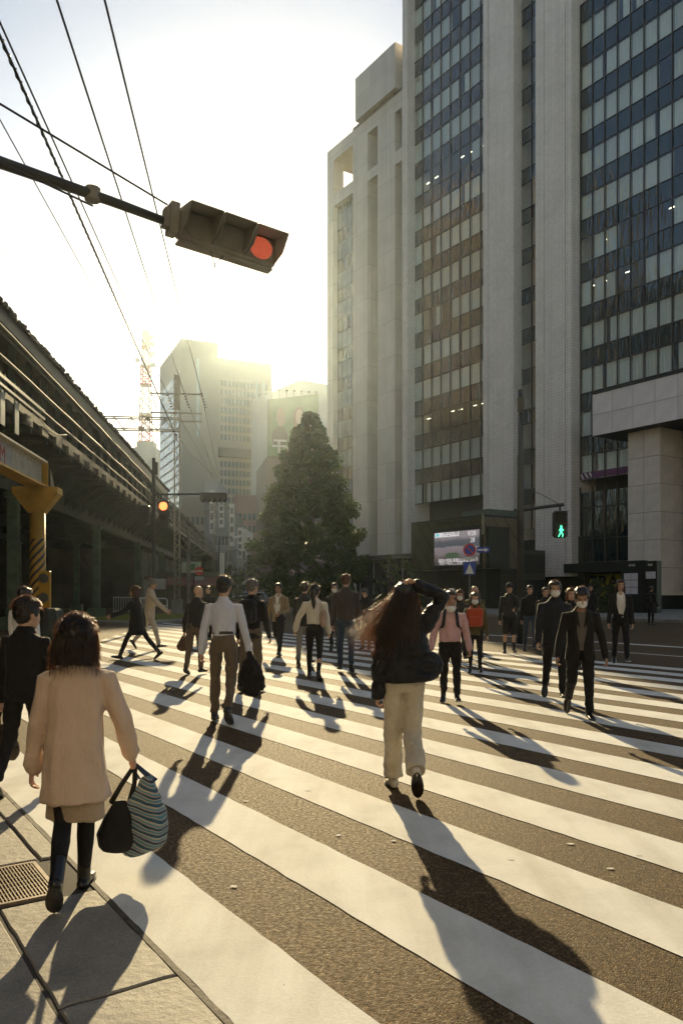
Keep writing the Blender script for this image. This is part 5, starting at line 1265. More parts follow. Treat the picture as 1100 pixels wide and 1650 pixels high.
# 25 front masked man in suit
p25 = mk('masked man in an open black suit and grey shirt, looking down', 934, 1157, 940, 171, lean=8, legs=((6, 6, 2), (-8, 42)), arms=((-4, 16, 14), (4, 16, 16)), head=(0, 20), mask='white', top='suit', topm=BLK, hem=.44, flare=.02, open=.062, swing=1.1, shirt=C('grey_shirt', (.12, .105, .10)), botm=DKT, belt=False, seed=25, build=1.08, voxel=.0105, skin=SKIN2, strands=200)
p26 = mk('woman with orange lit hair right behind the masked men', 919, 1082, 946, 176, hair='bob', hairm=HAIRB, strands=600, top='jacket', topm=BLK, botm=DKT, seed=26)
p27 = mk('person in a dark hooded coat standing by the shop shrubs', 951, 1012, 928, 176, lean=0, legs=((1, 2), (-1, 2)), top='coat', topm=BLK, hem=.4, botm=DKT, seed=27, h=1.78)
p28 = mk('woman with long hair in a white tee and open dark jacket', 999, 1070, 935, 168, lean=0, legs=((14, 4), (-6, 14)), arms=((-2, 8, 12), (2, 10, 12)), hair='long', hairlen=-.2, hairm=hairmat('dark_brown_hair', (.03, .014, .008), (1, .4, .05), .1), strands=500, top='jacket', topm=BLK, hem=.45, open=.085, nolapel=True, shirt=C('white_tee', (.62, .60, .58)), botm=DKT, sole=WSOLE, seed=28)
p29 = mk('man in black with a rucksack reading the kiosk map', 1048, 1007, 930, -60, lean=0, legs=((1, 2), (-1, 2)), arms=((20, 6, 60), (10, 6, 20)), top='jacket', topm=BLK, botm=DKT, seed=29, h=1.75)
p30 = mk('distant walker between the bald man and the white shirt man', 336, 1034, 943, 178, top='jacket', topm=CHAR, botm=DKT, seed=30)
p31 = mk('masked person in a pale hat seen between the heads behind the pink top', 727, 1040, 949, 178, hat='hat', hatm=C('pale_hat', (.5, .48, .45)), top='jacket', topm=CHAR, botm=DKT, seed=31)

def W(S, v): m = S['root'].matrix_basis if False else Matrix.Translation(Vector(S['pos']))@Matrix.Rotation(S['face_rad'], 4, 'Z'); return m@Vector(v)
# long loose hair of the girl, blown to the left, strands lit by the sun
rr = random.Random(77); b = MB(); Hh = p15['H']
def ribbon(b, pts, w, tw):
    n_ = len(pts); L = []; R_ = []
    for i, q in enumerate(pts):
        ww = w*(1-.75*(i/(n_-1))**2); d = Vector((cos(tw+i*.35), sin(tw+i*.35), 0))*ww; L.append(q-d); R_.append(q+d)
    b.add(L+R_, [(i, i+1, n_+i+1, n_+i) for i in range(n_-1)])
for i in range(2600):
    a = rr.uniform(-.2, pi+.2)+pi; left = rr.random() < .6
    r0 = Vector((.085*cos(a), .095*sin(a)-.02, rr.uniform(-.03, .115))) if not left else Vector((-.08+rr.uniform(-.012, .02), rr.uniform(-.08, .03), rr.uniform(-.12, .10)))
    f0 = max(0, r0.z-.04)/.08; r0.x *= (1-.45*f0*f0); r0.y = (r0.y+.02)*(1-.4*f0*f0)-.02
    L = rr.uniform(.20, .44); blow = (rr.random()**2)*(.34 if left else .05)*(1 if r0.z < .07 else .5); ph = rr.uniform(0, 6); pts = []
    amp = rr.uniform(.004, .014)
    for j in range(10):
        f = j/9; drop = L*f*(1-.30*min(1, blow*2.2))
        x = r0.x*(1+.35*f)-blow*(f**1.25)*1.05+amp*sin(ph+f*9); y = r0.y-.05*f-.05*(1-f)*0+amp*cos(ph*1.3+f*8)-(.03 if f > .2 else 0)
        pts.append(Hh(x, y, r0.z-drop+.05*blow*sin(f*5)))
    ribbon(b, pts, rr.uniform(.0008, .0016), rr.uniform(0, 6))
o = b.build('loose_hair', HAIRS, p15['root']); o['kind'] = 'stuff'
# curtain of hair falling to the right of the neck
b = MB()
for i in range(500):
    r0 = Vector((.085+rr.uniform(-.02, .01), rr.uniform(-.06, .03), rr.uniform(-.06, .05))); L = rr.uniform(.12, .26); ph = rr.uniform(0, 6); pts = []
    for j in range(8):
        f = j/7; pts.append(Hh(r0.x+.045*f+.008*sin(ph+f*8), r0.y-.03*f, r0.z-L*f))
    ribbon(b, pts, .0013, rr.uniform(0, 6))
for i in range(260):    # lifted tuft under the hand
    ph = rr.uniform(0, 6); pts = []; x0 = rr.uniform(-.03, .045)
    for j in range(7): f = j/6; pts.append(Hh(x0*(1-.4*f)+.006*sin(ph+f*7), -.02+rr.uniform(-.004, .004), .085+.055*sin(pi*f*.8)+.01*sin(ph)))
    ribbon(b, pts, .0012, rr.uniform(0, 6))
o = b.build('loose_hair', HAIRS, p15['root']); o['kind'] = 'stuff'
# bob ends of the foreground woman
b = MB(); Hh = p1['H']
for i in range(1800):
    a = rr.uniform(0, 2*pi); r0 = Vector((.104*cos(a), .086*sin(a)-.033, rr.uniform(-.06, .05))); L = rr.uniform(.07, .15); ph = rr.uniform(0, 6); pts = []
    fl = rr.random()**1.5*.05
    for j in range(7):
        f = j/6; pts.append(Hh(r0.x*(1+(.14+fl*4*f)*f)+.004*sin(ph+f*8), r0.y*(1+.12*f), r0.z-L*f+fl*.5*f*f))
    ribbon(b, pts, .0013, rr.uniform(0, 6))
o = b.build('loose_hair', HAIRS, p1['root']); o['kind'] = 'stuff'

# ------------------------------------------------------------------ things carried
def stripes_cloth():
    t = NT('striped_bag_cloth'); sp = t.n('SeparateXYZ', ins={'Vector': t.coord()}); z = t.math('ADD', sp.outputs[2], t.math('MULTIPLY', t.noise(t.coord(), 7, 2), .035))
    z = t.math('ADD', z, t.math('MULTIPLY', sp.outputs[0], .25))
    f = t.math('FRACT', t.math('MULTIPLY', z, 13.5)); r = t.n('ValToRGB', ins={'Fac': f}); r.color_ramp.interpolation = 'CONSTANT'
    e = r.color_ramp.elements; st = [(0, (.03, .10, .17)), (.22, (.45, .42, .36)), (.30, (.10, .25, .33)), (.46, (.5, .46, .38)), (.52, (.03, .08, .14)), (.68, (.42, .34, .33)), (.76, (.13, .30, .38)), (.88, (.5, .47, .40))]
    while len(e) < len(st): e.new(.5)
    for i, (p, c) in enumerate(st): e[i].position = p; e[i].color = (*c, 1)
    p = t.n('BsdfPrincipled', ins={'Base Color': r.outputs[0], 'Roughness': .6, 'Sheen Weight': .2}).outputs[0]
    tr = t.n('BsdfTranslucent', ins={'Color': r.outputs[0]}).outputs[0]; m_ = t.n('MixShader', ins={0: .35}); t.t.links.new(p, m_.inputs[1]); t.t.links.new(tr, m_.inputs[2])
    return t.surf(m_.outputs[0])
def tote(S, side, label, m_, w, d, hh, drop, strap, offx=0, offy=0, tilt=0, name='tote_bag', fold=.02, rz=0, skew=0.0, lean_=0.0):
    wr = W(S, S['arms_'][side][2]); el = W(S, S['arms_'][side][1]); u = (wr-el).normalized(); g = wr+u*.09
    t = empty(name, (g.x+offx, g.y+offy, g.z-drop-hh), S['face_rad']+rz, label, 'bag'); b = MB()
    b.loft([[(rx*math.copysign(abs(cos(2*pi*j/24))**.5, cos(2*pi*j/24))+lean_*z, ry*math.copysign(abs(sin(2*pi*j/24))**.6, sin(2*pi*j/24)), z+skew*rx*cos(2*pi*j/24)) for j in range(24)] for z, rx, ry in ((0, w*.40, d*.42), (.03, w*.47, d*.5), (hh*.35, w*.50, d*.5), (hh*.7, w*.36, d*.36), (hh*.9, w*.20, d*.2), (hh, w*.12, d*.12))])
    o = finish(remesh(b, .0085, 3), 'bag_body', m_, t, (fold, (7, 7, 7)), None, 8); o.rotation_euler = (0, radians(tilt), 0)
    b = MB(); top = Vector((-offx, -offy, drop+hh)); top = Matrix.Rotation(-(S['face_rad']+rz), 3, 'Z')@top
    for sx in (-1, 1):
        a = Vector((sx*w*.2, 0, hh-.02)); b.tube([a, a.lerp(top, .5)+Vector((sx*.01, 0, 0)), top+Vector((0, 0, .012)), a.lerp(top, .5)+Vector((sx*.01, .012, 0)), a+Vector((0, .03, 0))], [(.012, .003)]*5, 8)
    b.build('handles', strap, t, True); return t
STR = stripes_cloth(); BAGB = C('black_bag_cloth', (.012, .012, .013), .6, .15)
tote(p1, 1, 'blue and white striped shopping bag hanging from the right hand of the beige coat woman', STR, .26, .15, .40, .06, C('navy_strap', (.03, .05, .12)), .045, .02, 0, rz=radians(-30), fold=.016, skew=.35)
tote(p1, 1, 'plain black tote hanging beside the striped shopping bag', BAGB, .24, .10, .27, .17, BAGB, -.075, -.01, 0, rz=radians(10), fold=.012)
# folded jacket in the hand of the white shirt man
wr = W(p7, p7['arms_'][1][2]); t = empty('folded_jacket', (wr.x, wr.y, wr.z-.05), p7['face_rad'], 'black jacket folded over a briefcase in the hand of the pale shirt man', 'jacket')
b = MB(); b.tube([(0, 0, .06), (.01, 0, -.05), (.02, 0, -.22), (.03, 0, -.38), (.02, 0, -.47)], [(.02, .03), (.06, .05), (.12, .065), (.15, .06), (.09, .04)], 18, (1, 0, 0), True); b.tube([(.08, 0, -.1), (.13, 0, -.3), (.16, .02, -.42)], [.035, .06, .03], 10, (1, 0, 0), True); b.tube([(-.06, 0, -.1), (-.08, 0, -.34)], [.03, .05], 10, (1, 0, 0), True)
finish(remesh(b, .009, 3), 'cloth', BLK, t, (.028, (10, 10, 7)), None, 4)
# folded coat over the arm of the tan jacket man
wr = W(p9, p9['arms_'][0][2]); t = empty('folded_coat', (wr.x, wr.y, wr.z-.02), p9['face_rad'], 'dark coat folded over the arm of the tan jacket man', 'coat')
b = MB(); b.ell((0, 0, -.12), (.09, .05, .19)); b.ell((-.05, 0, -.16), (.06, .05, .17)); finish(remesh(b, .014, 3), 'cloth', NAVY, t, (.02, (10, 10, 8)), None, 4)
def rucksack(S, label, m_, w=.30, hh=.42, d=.14, front=False, z=.70, name='rucksack'):
    t = empty(name, S['pos'], S['face_rad'], label, 'bag'); T = S['T']; y = .155 if front else -.165; c = T(0, y, z); b = MB()
    b.bevbox(c, (w, d, hh), .04); b.bevbox(c+Vector((0, (.5*d+.01)*(1 if front else -1), -hh*.18)), (w*.75, .05, hh*.45), .02)
    finish(remesh(b, .012, 4), 'bag_body', m_, t, (.008, (8, 8, 8)), None, 6)
    b = MB()
    for sx in (-1, 1):
        pts = [T(sx*.075, y*.75, .80), T(sx*.08, y*.3, .846), T(sx*.088, -y*.35, .838), T(sx*.10, -y*.88, .77), T(sx*.115, -y*.88, .70), T(sx*.16, -y*.2, .655), T(sx*.12, y*.8, .63)]; b.tube(pts, [(.022, .007)]*7, 8, (1, 0, 0))
    b.build('shoulder_strap', m_, t, True); return t
rucksack(p8, 'black rucksack on the back of the suited man', BAGB, .29, .36); 
rucksack(p16, 'dark rucksack whose straps cross the pink hooded top', C('dark_rucksack', (.02, .022, .028)), .28, .38)
rucksack(p17, 'red orange bag strapped across the chest of the masked woman', C('red_bag', (.38, .06, .025)), .30, .34, .12, True, .70, 'chest_bag')
rucksack(p29, 'black rucksack worn by the man at the kiosk', BAGB, .3, .42); rucksack(p21, 'dark rucksack worn by the man in the black cap', BAGB, .28, .36)
# shoulder tote of the sweater woman
t = empty('shoulder_bag', p10['pos'], p10['face_rad'], 'soft tan tote on the shoulder of the cream sweater woman', 'bag'); T = p10['T']; b = MB(); c = T(.17, -.08, .645)
b.ell(c+Vector((0, 0, .02)), (.065, .09, .13)); b.ell(c+Vector((0, 0, -.07)), (.06, .11, .08)); finish(remesh(b, .010, 3), 'bag_body', C('tan_tote', (.36, .25, .19)), t, (.015, (9, 9, 9)), None, 2)
b = MB(); b.tube([c+Vector((0, -.05, .1)), T(.12, -.07, .80), T(.10, .0, .835), T(.14, .07, .78), c+Vector((0, .07, .1))], [(.014, .004)]*5, 8, (0, 1, 0)); b.build('shoulder_strap', C('tan_tote', (0, 0, 0)), t, True)
# shopping bag at the left edge and bag of the bald man
tote(p2, 0, 'dark bag carried at the left picture edge by the black jacket man', C('brown_patterned_bag', (.10, .07, .04), var=.8), .26, .16, .28, .10, BAGB, 0, .02)
t_b = tote(p6, 0, 'brown soft bag hanging at the side of the bald headed man', C('brown_bag', (.12, .07, .05)), .28, .14, .26, .02, BAGB, 0, 0)
tote(p8, 0, 'black briefcase held by the suited man', BAGB, .3, .10, .26, .05, BAGB, 0, 0)
# phone of the cap man, leaf yellow parcel by pink top
wr = W(p21, p21['arms_'][0][2]); t = empty('mobile_phone', (wr.x, wr.y-.1, wr.z+.02), 0, 'phone held by the man in the black cap', 'phone'); b = MB(); b.bevbox((0, 0, 0), (.075, .012, .14), .005); b.build('phone_body', BLKSHOE, t)
wr = W(p13, p13['arms_'][0][2]); t = empty('mobile_phone', (wr.x, wr.y-.09, wr.z+.02), 0, 'phone the man in the black jacket behind the girl looks at', 'phone'); b = MB(); b.bevbox((0, 0, 0), (.075, .012, .14), .005); b.build('phone_body', BLKSHOE, t)
bpy.data.scenes.remove(TMP)
print('PEOPLE done')
# ================================================================== TREE
def make_tree(loc, H, R, seed, label, name='ginkgo_tree', nclump=260, leaves=150, lsz=.11, cat='tree'):
    rr = random.Random(seed); t = empty(name, loc, 0, label, cat)
    b = MB(); b.tube([(0, 0, 0), (.05, 0, H*.2), (0, .05, H*.5), (.03, 0, H*.93)], [.24, .2, .13, .03], 10)
    for i in range(16):
        a = rr.uniform(0, 2*pi); z0 = H*rr.uniform(.12, .75); l = R*(.75-.55*(z0/H)); b.tube([(0, 0, z0), (l*.5*cos(a), l*.5*sin(a), z0+l*.35), (l*cos(a), l*sin(a), z0+l*.9)], [.07, .045, .015], 5)
    b.build('trunk', mat('tree_bark', (.10, .08, .06), .9, 0, .4, 6, .5, 25), t, True)
    def prof(f):   # crown radius against height fraction
        if f < .12: return .62+.3*(f/.12)
        if f < .35: return .92+.08*sin((f-.12)/.23*pi/2)
        return max(.05, 1.0*(1-((f-.35)/.66))**.66)
    V = []; Fc = []
    for k in range(nclump):
        f = rr.random()**1.15; z = H*(.05+.93*f); a = rr.uniform(0, 2*pi); pr = prof(f)*R
        q = pr*(sqrt(rr.uniform(.25, 1.0)))*rr.uniform(.84, 1.08); cr = rr.uniform(.30, .75)*(1 if f < .8 else .6)*(R/4.2)
        c = Vector((q*cos(a), q*sin(a)*.9, z)); out = Vector((cos(a), sin(a), .35))
        for j in range(leaves):
            u = Vector((rr.gauss(0, 1), rr.gauss(0, 1), rr.gauss(0, 1))).normalized()*(rr.random()**.4)
            p = c+Vector((u.x*cr, u.y*cr, u.z*cr*.8))
            n = (u+Vector((rr.uniform(-1, 1), rr.uniform(-1, 1), rr.uniform(-.3, 1)))*.9).normalized()
            a1 = n.cross(Vector((rr.uniform(-1, 1), rr.uniform(-1, 1), rr.uniform(-1, 1)))).normalized(); a2 = n.cross(a1); s = lsz*rr.uniform(.6, 1.25)
            i0 = len(V); V += [tuple(p-a1*s*.15), tuple(p+a2*s*.55+a1*s*.5), tuple(p+a1*s), tuple(p-a2*s*.55+a1*s*.5)]; Fc.append((i0, i0+1, i0+2, i0+3))
    b = MB(); b.add(V, Fc); o = b.build('crown', LEAF, t); o['kind'] = 'stuff'
    return t
q = PY(500, 953, 56); make_tree((q.x, q.y, 0), 14.2, 3.95, 21, 'broad conical street tree standing alone before the tower', nclump=620, leaves=150, lsz=.16)
# low shrubs in front of podium and right entrance
for i, (px, Y, h, r, lab) in enumerate(((628, 60, 4.2, 1.5, 'low dark shrub tree beside the podium entrance'), (655, 58, 3.8, 1.4, 'low dark shrub tree nearest the screen building'), (962, 52, 2.4, 1.1, 'dark hedge shrub in front of the yellow shop window'), (985, 52.5, 2.0, 1.0, 'smaller dark shrub beside the map kiosk'))):
    q = PY(px, 953, Y); make_tree((q.x, q.y, 0), h, r, 40+i, lab, 'shrub', 60, 90, .12, 'shrub')

# ================================================================== FAR BUILDINGS
def far_building(px0, px1, pyt, Y, dep, label, col=(.35, .33, .30), fl=3.6, rows=None, cols=8, rz=0.0, name='far_building', win=(.10, .12, .13), skip_top=1, z0=0, wfrac=.6, wh=.55):
    Xa, Xb = (px0-550)/F*Y, (px1-550)/F*Y; w = Xb-Xa; h = CH+(HZ-pyt)/F*Y
    t = empty(name, ((Xa+Xb)/2, Y, 0), rz, label, 'building'); b = MB(); b.bb(-w/2, w/2, 0, dep, z0, h); b.build('wall', mat('wall_%02d%02d%02d' % tuple(int(c*99) for c in col), col, .8, 0, .15, .08), t)
    nf = max(1, int(h/fl)-skip_top); cw = w/cols; m_ = mat('glass_%02d%02d%02d' % tuple(int(c*99) for c in win), win, .12, 0, .4, .3)
    big = cw*wfrac/Y*F > 9
    b = MB()
    for k in range(nf):
        for c in range(cols):
            x = -w/2+cw*(c+.5); z = 1.0+k*fl; b.bb(x-cw*wfrac/2, x+cw*wfrac/2, -.12, -.005, z, z+fl*wh)
    o = b.build('windows', m_, t); o['kind'] = 'stuff'
    return t, w, h
# big tower with two volumes
YT = 250
def Xp(px, Y): return (px-550)/F*Y
RT = radians(23.6)
t = empty('glass_tower', (Xp(292, YT), YT, 0), RT, 'tallest far tower, with a blank edge wall and a glazed side', 'building')
hz = lambda py, Y=YT: CH+(HZ-py)/F*Y
CT = mat('tower_concrete', (.34, .32, .28), .8, 0, .1, .05); CT2 = mat('tower_dark_band', (.20, .19, .17), .6)
wA = 11.7; wB = 17.6
b = MB(); b.bb(0, wA*1.02, 0, 35, 0, hz(545)); b.build('wall', CT, t)
b = MB(); b.bb(wA*1.02+.1, wA+wB*1.06, 1.0, 34, 0, hz(567)); b.build('side_volume', CT, t)
b = MB(); b.bb(wA*1.02, wA+wB*1.06+.3, -.2, 30, hz(731), hz(716)); b.build('dark_band', CT2, t)
b = MB()
for c in range(13):
    for k in range(38):
        z = 4+k*2.9
        if z > hz(600) or hz(735) < z < hz(712): continue
        x = wA*1.02+1.0+c*1.26; b.bb(x, x+.72, .84, .99, z, z+1.9)
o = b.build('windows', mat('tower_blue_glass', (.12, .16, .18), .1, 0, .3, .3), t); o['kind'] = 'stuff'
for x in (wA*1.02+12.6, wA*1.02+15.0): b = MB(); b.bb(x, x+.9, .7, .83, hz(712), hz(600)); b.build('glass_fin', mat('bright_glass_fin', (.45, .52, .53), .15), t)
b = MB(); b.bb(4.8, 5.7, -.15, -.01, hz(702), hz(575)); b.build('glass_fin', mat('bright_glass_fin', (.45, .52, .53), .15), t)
# left glazed side of the tower
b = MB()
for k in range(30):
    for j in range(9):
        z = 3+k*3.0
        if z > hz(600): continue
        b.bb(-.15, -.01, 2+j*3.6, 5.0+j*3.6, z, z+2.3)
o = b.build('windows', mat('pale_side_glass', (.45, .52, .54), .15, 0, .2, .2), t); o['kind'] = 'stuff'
# radio mast, red and white, on a building
YM = 420; q = Xp(235, YM)
rm = empty('radio_mast', (q, YM, 0), 0, 'red and white lattice radio mast on a far rooftop', 'mast')
hm = lambda py: CH+(HZ-py)/F*YM; RW = [mat('mast_red', (.55, .09, .05), .6), mat('mast_white', (.6, .57, .52), .6)]
b = MB(); b.bb(-5.5, 6, -3, 8, 0, hm(722)); b.bb(-4.4, 4.6, -2, 6, hm(722), hm(712)); b.build('base_building', mat('mast_base_wall', (.40, .39, .36), .8), rm)
secs = [(712, 668), (668, 620), (620, 590), (590, 560)]
for i, (pa, pb) in enumerate(secs):
    za, zb = hm(pa), hm(pb); w0 = 2.9-i*.3; w1 = 2.9-(i+1)*.3; b = MB()
    for sx in (-1, 1):
        for sy in (-1, 1): b.tube([(sx*w0, sy*w0, za), (sx*w1, sy*w1, zb)], .32, 4)
    n_ = 4
    for k in range(n_):
        f0, f1 = k/n_, (k+1)/n_; a0 = w0+(w1-w0)*f0; a1 = w0+(w1-w0)*f1; zz0 = za+(zb-za)*f0; zz1 = za+(zb-za)*f1
        for sy in (-1, 1): b.tube([(-a0, sy*a0, zz0), (a1, sy*a1, zz1)], .2, 4); b.tube([(a0, sy*a0, zz0), (-a1, sy*a1, zz1)], .2, 4); b.tube([(-a0, sy*a0, zz0), (a0, sy*a0, zz0)], .2, 4)
    b.build('lattice_section', RW[i % 2], rm)
    b = MB(); b.cyl((0, 0, zb-.6), w1+1.0, .8, 14); b.build('platform', RW[(i+1) % 2], rm)
b = MB(); b.cyl((0, 0, hm(560)), 2.3, hm(538)-hm(560), 12); b.ell((0, 0, hm(537)), (1.9, 1.9, 2.2)); b.build('mast_head', RW[1], rm)
for i, (dx, py) in enumerate(((3.8, 556), (3.9, 572), (-4, 582), (4.2, 590), (3.4, 546))):
    b = MB(); b.cyl((dx, -1, hm(py)), 1.3, 1.2, 12, (0, -1, 0)); b.build('dish_antenna', RW[1], rm)
# billboard block right of the tower
YB = 170
t = empty('billboard_building', (Xp(433, YB), YB, 0), radians(12), 'rooftop billboard building with faded faces between tower and tree', 'building')
hb = lambda py: CH+(HZ-py)/F*YB; wb = Xp(507, YB)-Xp(433, YB)+1
b = MB(); b.bb(-.6, 14, 0, 20, 0, hb(738)); b.build('wall', mat('brown_block_wall', (.24, .20, .16), .8), t)
b = MB()
for k in range(7): b.bb(1, 13, -.1, -.005, 3+k*3.4, 4.6+k*3.4)
o = b.build('windows', mat('dull_block_glass', (.12, .13, .12), .15), t); o['kind'] = 'stuff'
z0b, z1b, z1c = hb(735), hb(644), hb(630)
b = MB(); b.prism([(0, 0, z0b), (wb, 0, z0b), (wb, 0, z1c), (0, 0, z1b)], (0, 1.2, 0)); b.build('billboard', mat('billboard_green', (.22, .30, .16), .6, 0, .3, .2), t)
def flat(nm, c, pts, dy): b = MB(); b.prism([(x*wb, dy, z0b+z*(z1b-z0b)) for x, z in pts], (0, .03, 0)); return b.build(nm, mat('print_'+nm+str(len(_mc)), c, .6, 0, .1), t)
def disc(cx, cz, rx, rz_): return [(cx+rx*cos(2*pi*i/16), cz+rz_*sin(2*pi*i/16)) for i in range(16)]
flat('billboard_print', (.13, .09, .08), disc(.22, .34, .16, .2), -.05); flat('billboard_print', (.50, .38, .28), disc(.24, .70, .09, .17), -.06)
flat('billboard_print', (.28, .17, .12), disc(.60, .66, .12, .24), -.05); flat('billboard_print', (.55, .40, .32), disc(.61, .72, .075, .14), -.09)
flat('billboard_print', (.52, .36, .36), [(.35, .08), (.9, .08), (.78, .5), (.66, .55), (.5, .52), (.4, .3)], -.07); flat('billboard_print', (.5, .42, .34), disc(.88, .62, .07, .16), -.06)
text('モビ', 4.2, mat('billboard_white', (.62, .62, .58), .6), t, (.3, -.12, z0b+.6), ext=.02, off=.06)
b = MB(); b.tube([(-.1, -.1, z0b), (-.1, -.1, z1b)], .12, 6); b.bb(-.3, wb+.2, -.2, 1.3, z0b-.5, z0b); b.build('billboard_frame', CREAM, t)
for i in range(7): b = MB(); xx = .6+i*(wb-1.2)/6; b.tube([(xx, 0, z1b), (xx, -.1, z1b+1.9)], .06, 5); b.bb(xx-.25, xx+.25, -.7, -.1, z1b+1.9, z1b+2.15); b.build('billboard_lamp', LAT, t)
# white stepped building behind
t, w, h = far_building(478, 560, 618, 230, 30, 'white far office block partly hidden behind the tower edge', (.58, .57, .53), 4.5, cols=3, rz=radians(34), win=(.2, .2, .19), skip_top=2, wfrac=.5, wh=.4)
# blocks further down the street, left side behind the viaduct curve and right side
for a in ((292, 330, 800, 190, 18, 'narrow grey block behind the nearest mast, low', (.26, .25, .23), 5), (330, 352, 775, 210, 18, 'slim pale block with bright windows before the tall tower', (.42, .41, .38), 4),
          (345, 374, 822, 160, 18, 'grey glazed mid rise left of the pink block', (.30, .32, .32), 5), (376, 428, 798, 215, 18, 'pink brown brick block under the tall tower', (.36, .22, .18), 7),
          (383, 396, 852, 150, 12, 'small white block with a vertical white sign', (.55, .54, .5), 2), (396, 424, 870, 140, 12, 'low pale block right of the vertical sign', (.40, .37, .33), 4),
          (366, 384, 865, 180, 12, 'low brown block at the end of the street', (.25, .2, .17), 3), (404, 470, 885, 120, 12, 'low dark brown building behind the tree base', (.16, .12, .10), 7)):
    far_building(*a[:6], col=a[6], cols=a[7], fl=3.3)
for px, pt_, pb_, Y in ((387, 850, 900, 148), (401, 862, 905, 139), (342, 790, 860, 158), (374, 812, 880, 159), (412, 872, 915, 138), (357, 800, 850, 159)):
    a = PY(px, pt_, Y); c = PY(px, pb_, Y); s_ = empty('vertical_sign', (a.x, Y, c.z), 0, 'white vertical shop sign %s' % {387: 'tallest of those left of the tree', 401: 'just left of the tree edge', 342: 'high beside the mast', 374: 'hanging beside the pink brick block', 412: 'low at the tree edge', 357: 'high over the far street'}[px], 'sign')
    b = MB(); b.bb(-.5, .5, -.3, .1, 0, a.z-c.z); b.build('board', mat('pale_sign_board', (.62, .62, .58), .5, 0, .1, 1), s_)
    b = MB()
    for k in range(4): b.bb(-.3, .3, -.32, -.301, (a.z-c.z)*(.1+.22*k), (a.z-c.z)*(.24+.22*k))
    b.build('sign_characters', mat('sign_character_grey', (.22, .2, .2), .6), s_)['kind'] = 'stuff'
# city blocks west of the viaduct and south of the camera (mirrored in the facade glazing)
for i, (x, y, w, d, h, c) in enumerate(((-62, 22, 22, 26, 29, (.60, .47, .34)), (-70, 54, 24, 30, 60, (.66, .46, .27)), (-76, 102, 26, 38, 82, (.68, .48, .28)), (-78, 128, 26, 30, 42, (.60, .5, .38)), (-66, -14, 24, 30, 24, (.6, .5, .4)), (-90, 170, 30, 34, 34, (.6, .48, .36)))):
    t = empty('brown_brick_block', (x, y, 0), radians(28), ('brown brick block behind the viaduct, %s from the camera' % ('nearest', 'second', 'third', 'fourth', 'just behind', 'farthest')[i]), 'building')
    b = MB(); b.bb(-w/2, w/2, -d/2, d/2, 0, h); b.build('wall', mat('brick_block_%d' % i, c, .8, 0, .2, .2), t)
    b = MB()
    if h > 50:
        for j in range(9):
            yy = -d/2+d*(j+.5)/9; ww = (.9, .5, 1.3)[j % 3]; b.bb(w/2+.01, w/2+.2, yy-ww, yy+ww, 3, h-3); xx = -w/2+w*(j+.5)/9; b.bb(xx-ww*.7, xx+ww*.7, d/2+.01, d/2+.2, 3, h-3)
    for k in range(int(h/3.5) if h < 50 else 0):
        for j in range(7):
            yy = -d/2+d*(j+.5)/7; b.bb(w/2+.01, w/2+.14, yy-1.1, yy+1.1, 1.2+k*3.5, 3.1+k*3.5); xx = -w/2+w*(j+.5)/7; b.bb(xx-1, xx+1, d/2+.01, d/2+.14, 1.2+k*3.5, 3.1+k*3.5)
    o = b.build('windows', mat('brick_block_glass', (.04, .045, .05), .1), t); o['kind'] = 'stuff'

for i, (x, w, h, c) in enumerate(((-42, 30, 38, (.78, .72, .62)), (-8, 34, 46, (.80, .75, .66)), (30, 36, 34, (.78, .72, .64)), (68, 34, 44, (.78, .72, .62)))):  # unseen pale walls added to bounce sunlight onto facades and backs
    t = empty('bounce_block', (x, -30, 0), 0, ('unseen pale block added to bounce light, first from the viaduct', 'tallest unseen pale block added to bounce light, right behind the camera', 'lower unseen cream block added to bounce light behind the camera', 'far unseen cream block added to bounce light at the end of the row')[i], 'building')
    b = MB(); b.bb(-w/2, w/2, -20, 0, 0, h); b.build('wall', mat('bounce_block_wall_%d' % i, c, .8, 0, .1, .2), t)
    b = MB()
    for k in range(int(h/3.8)):
        for j in range(9): xx = -w/2+w*(j+.5)/9; b.bb(xx-.9, xx+.9, .005, .1, 1.4+k*3.8, 3.0+k*3.8)
    o = b.build('windows', mat('brick_block_glass', (.04, .045, .05), .1), t); o['kind'] = 'stuff'

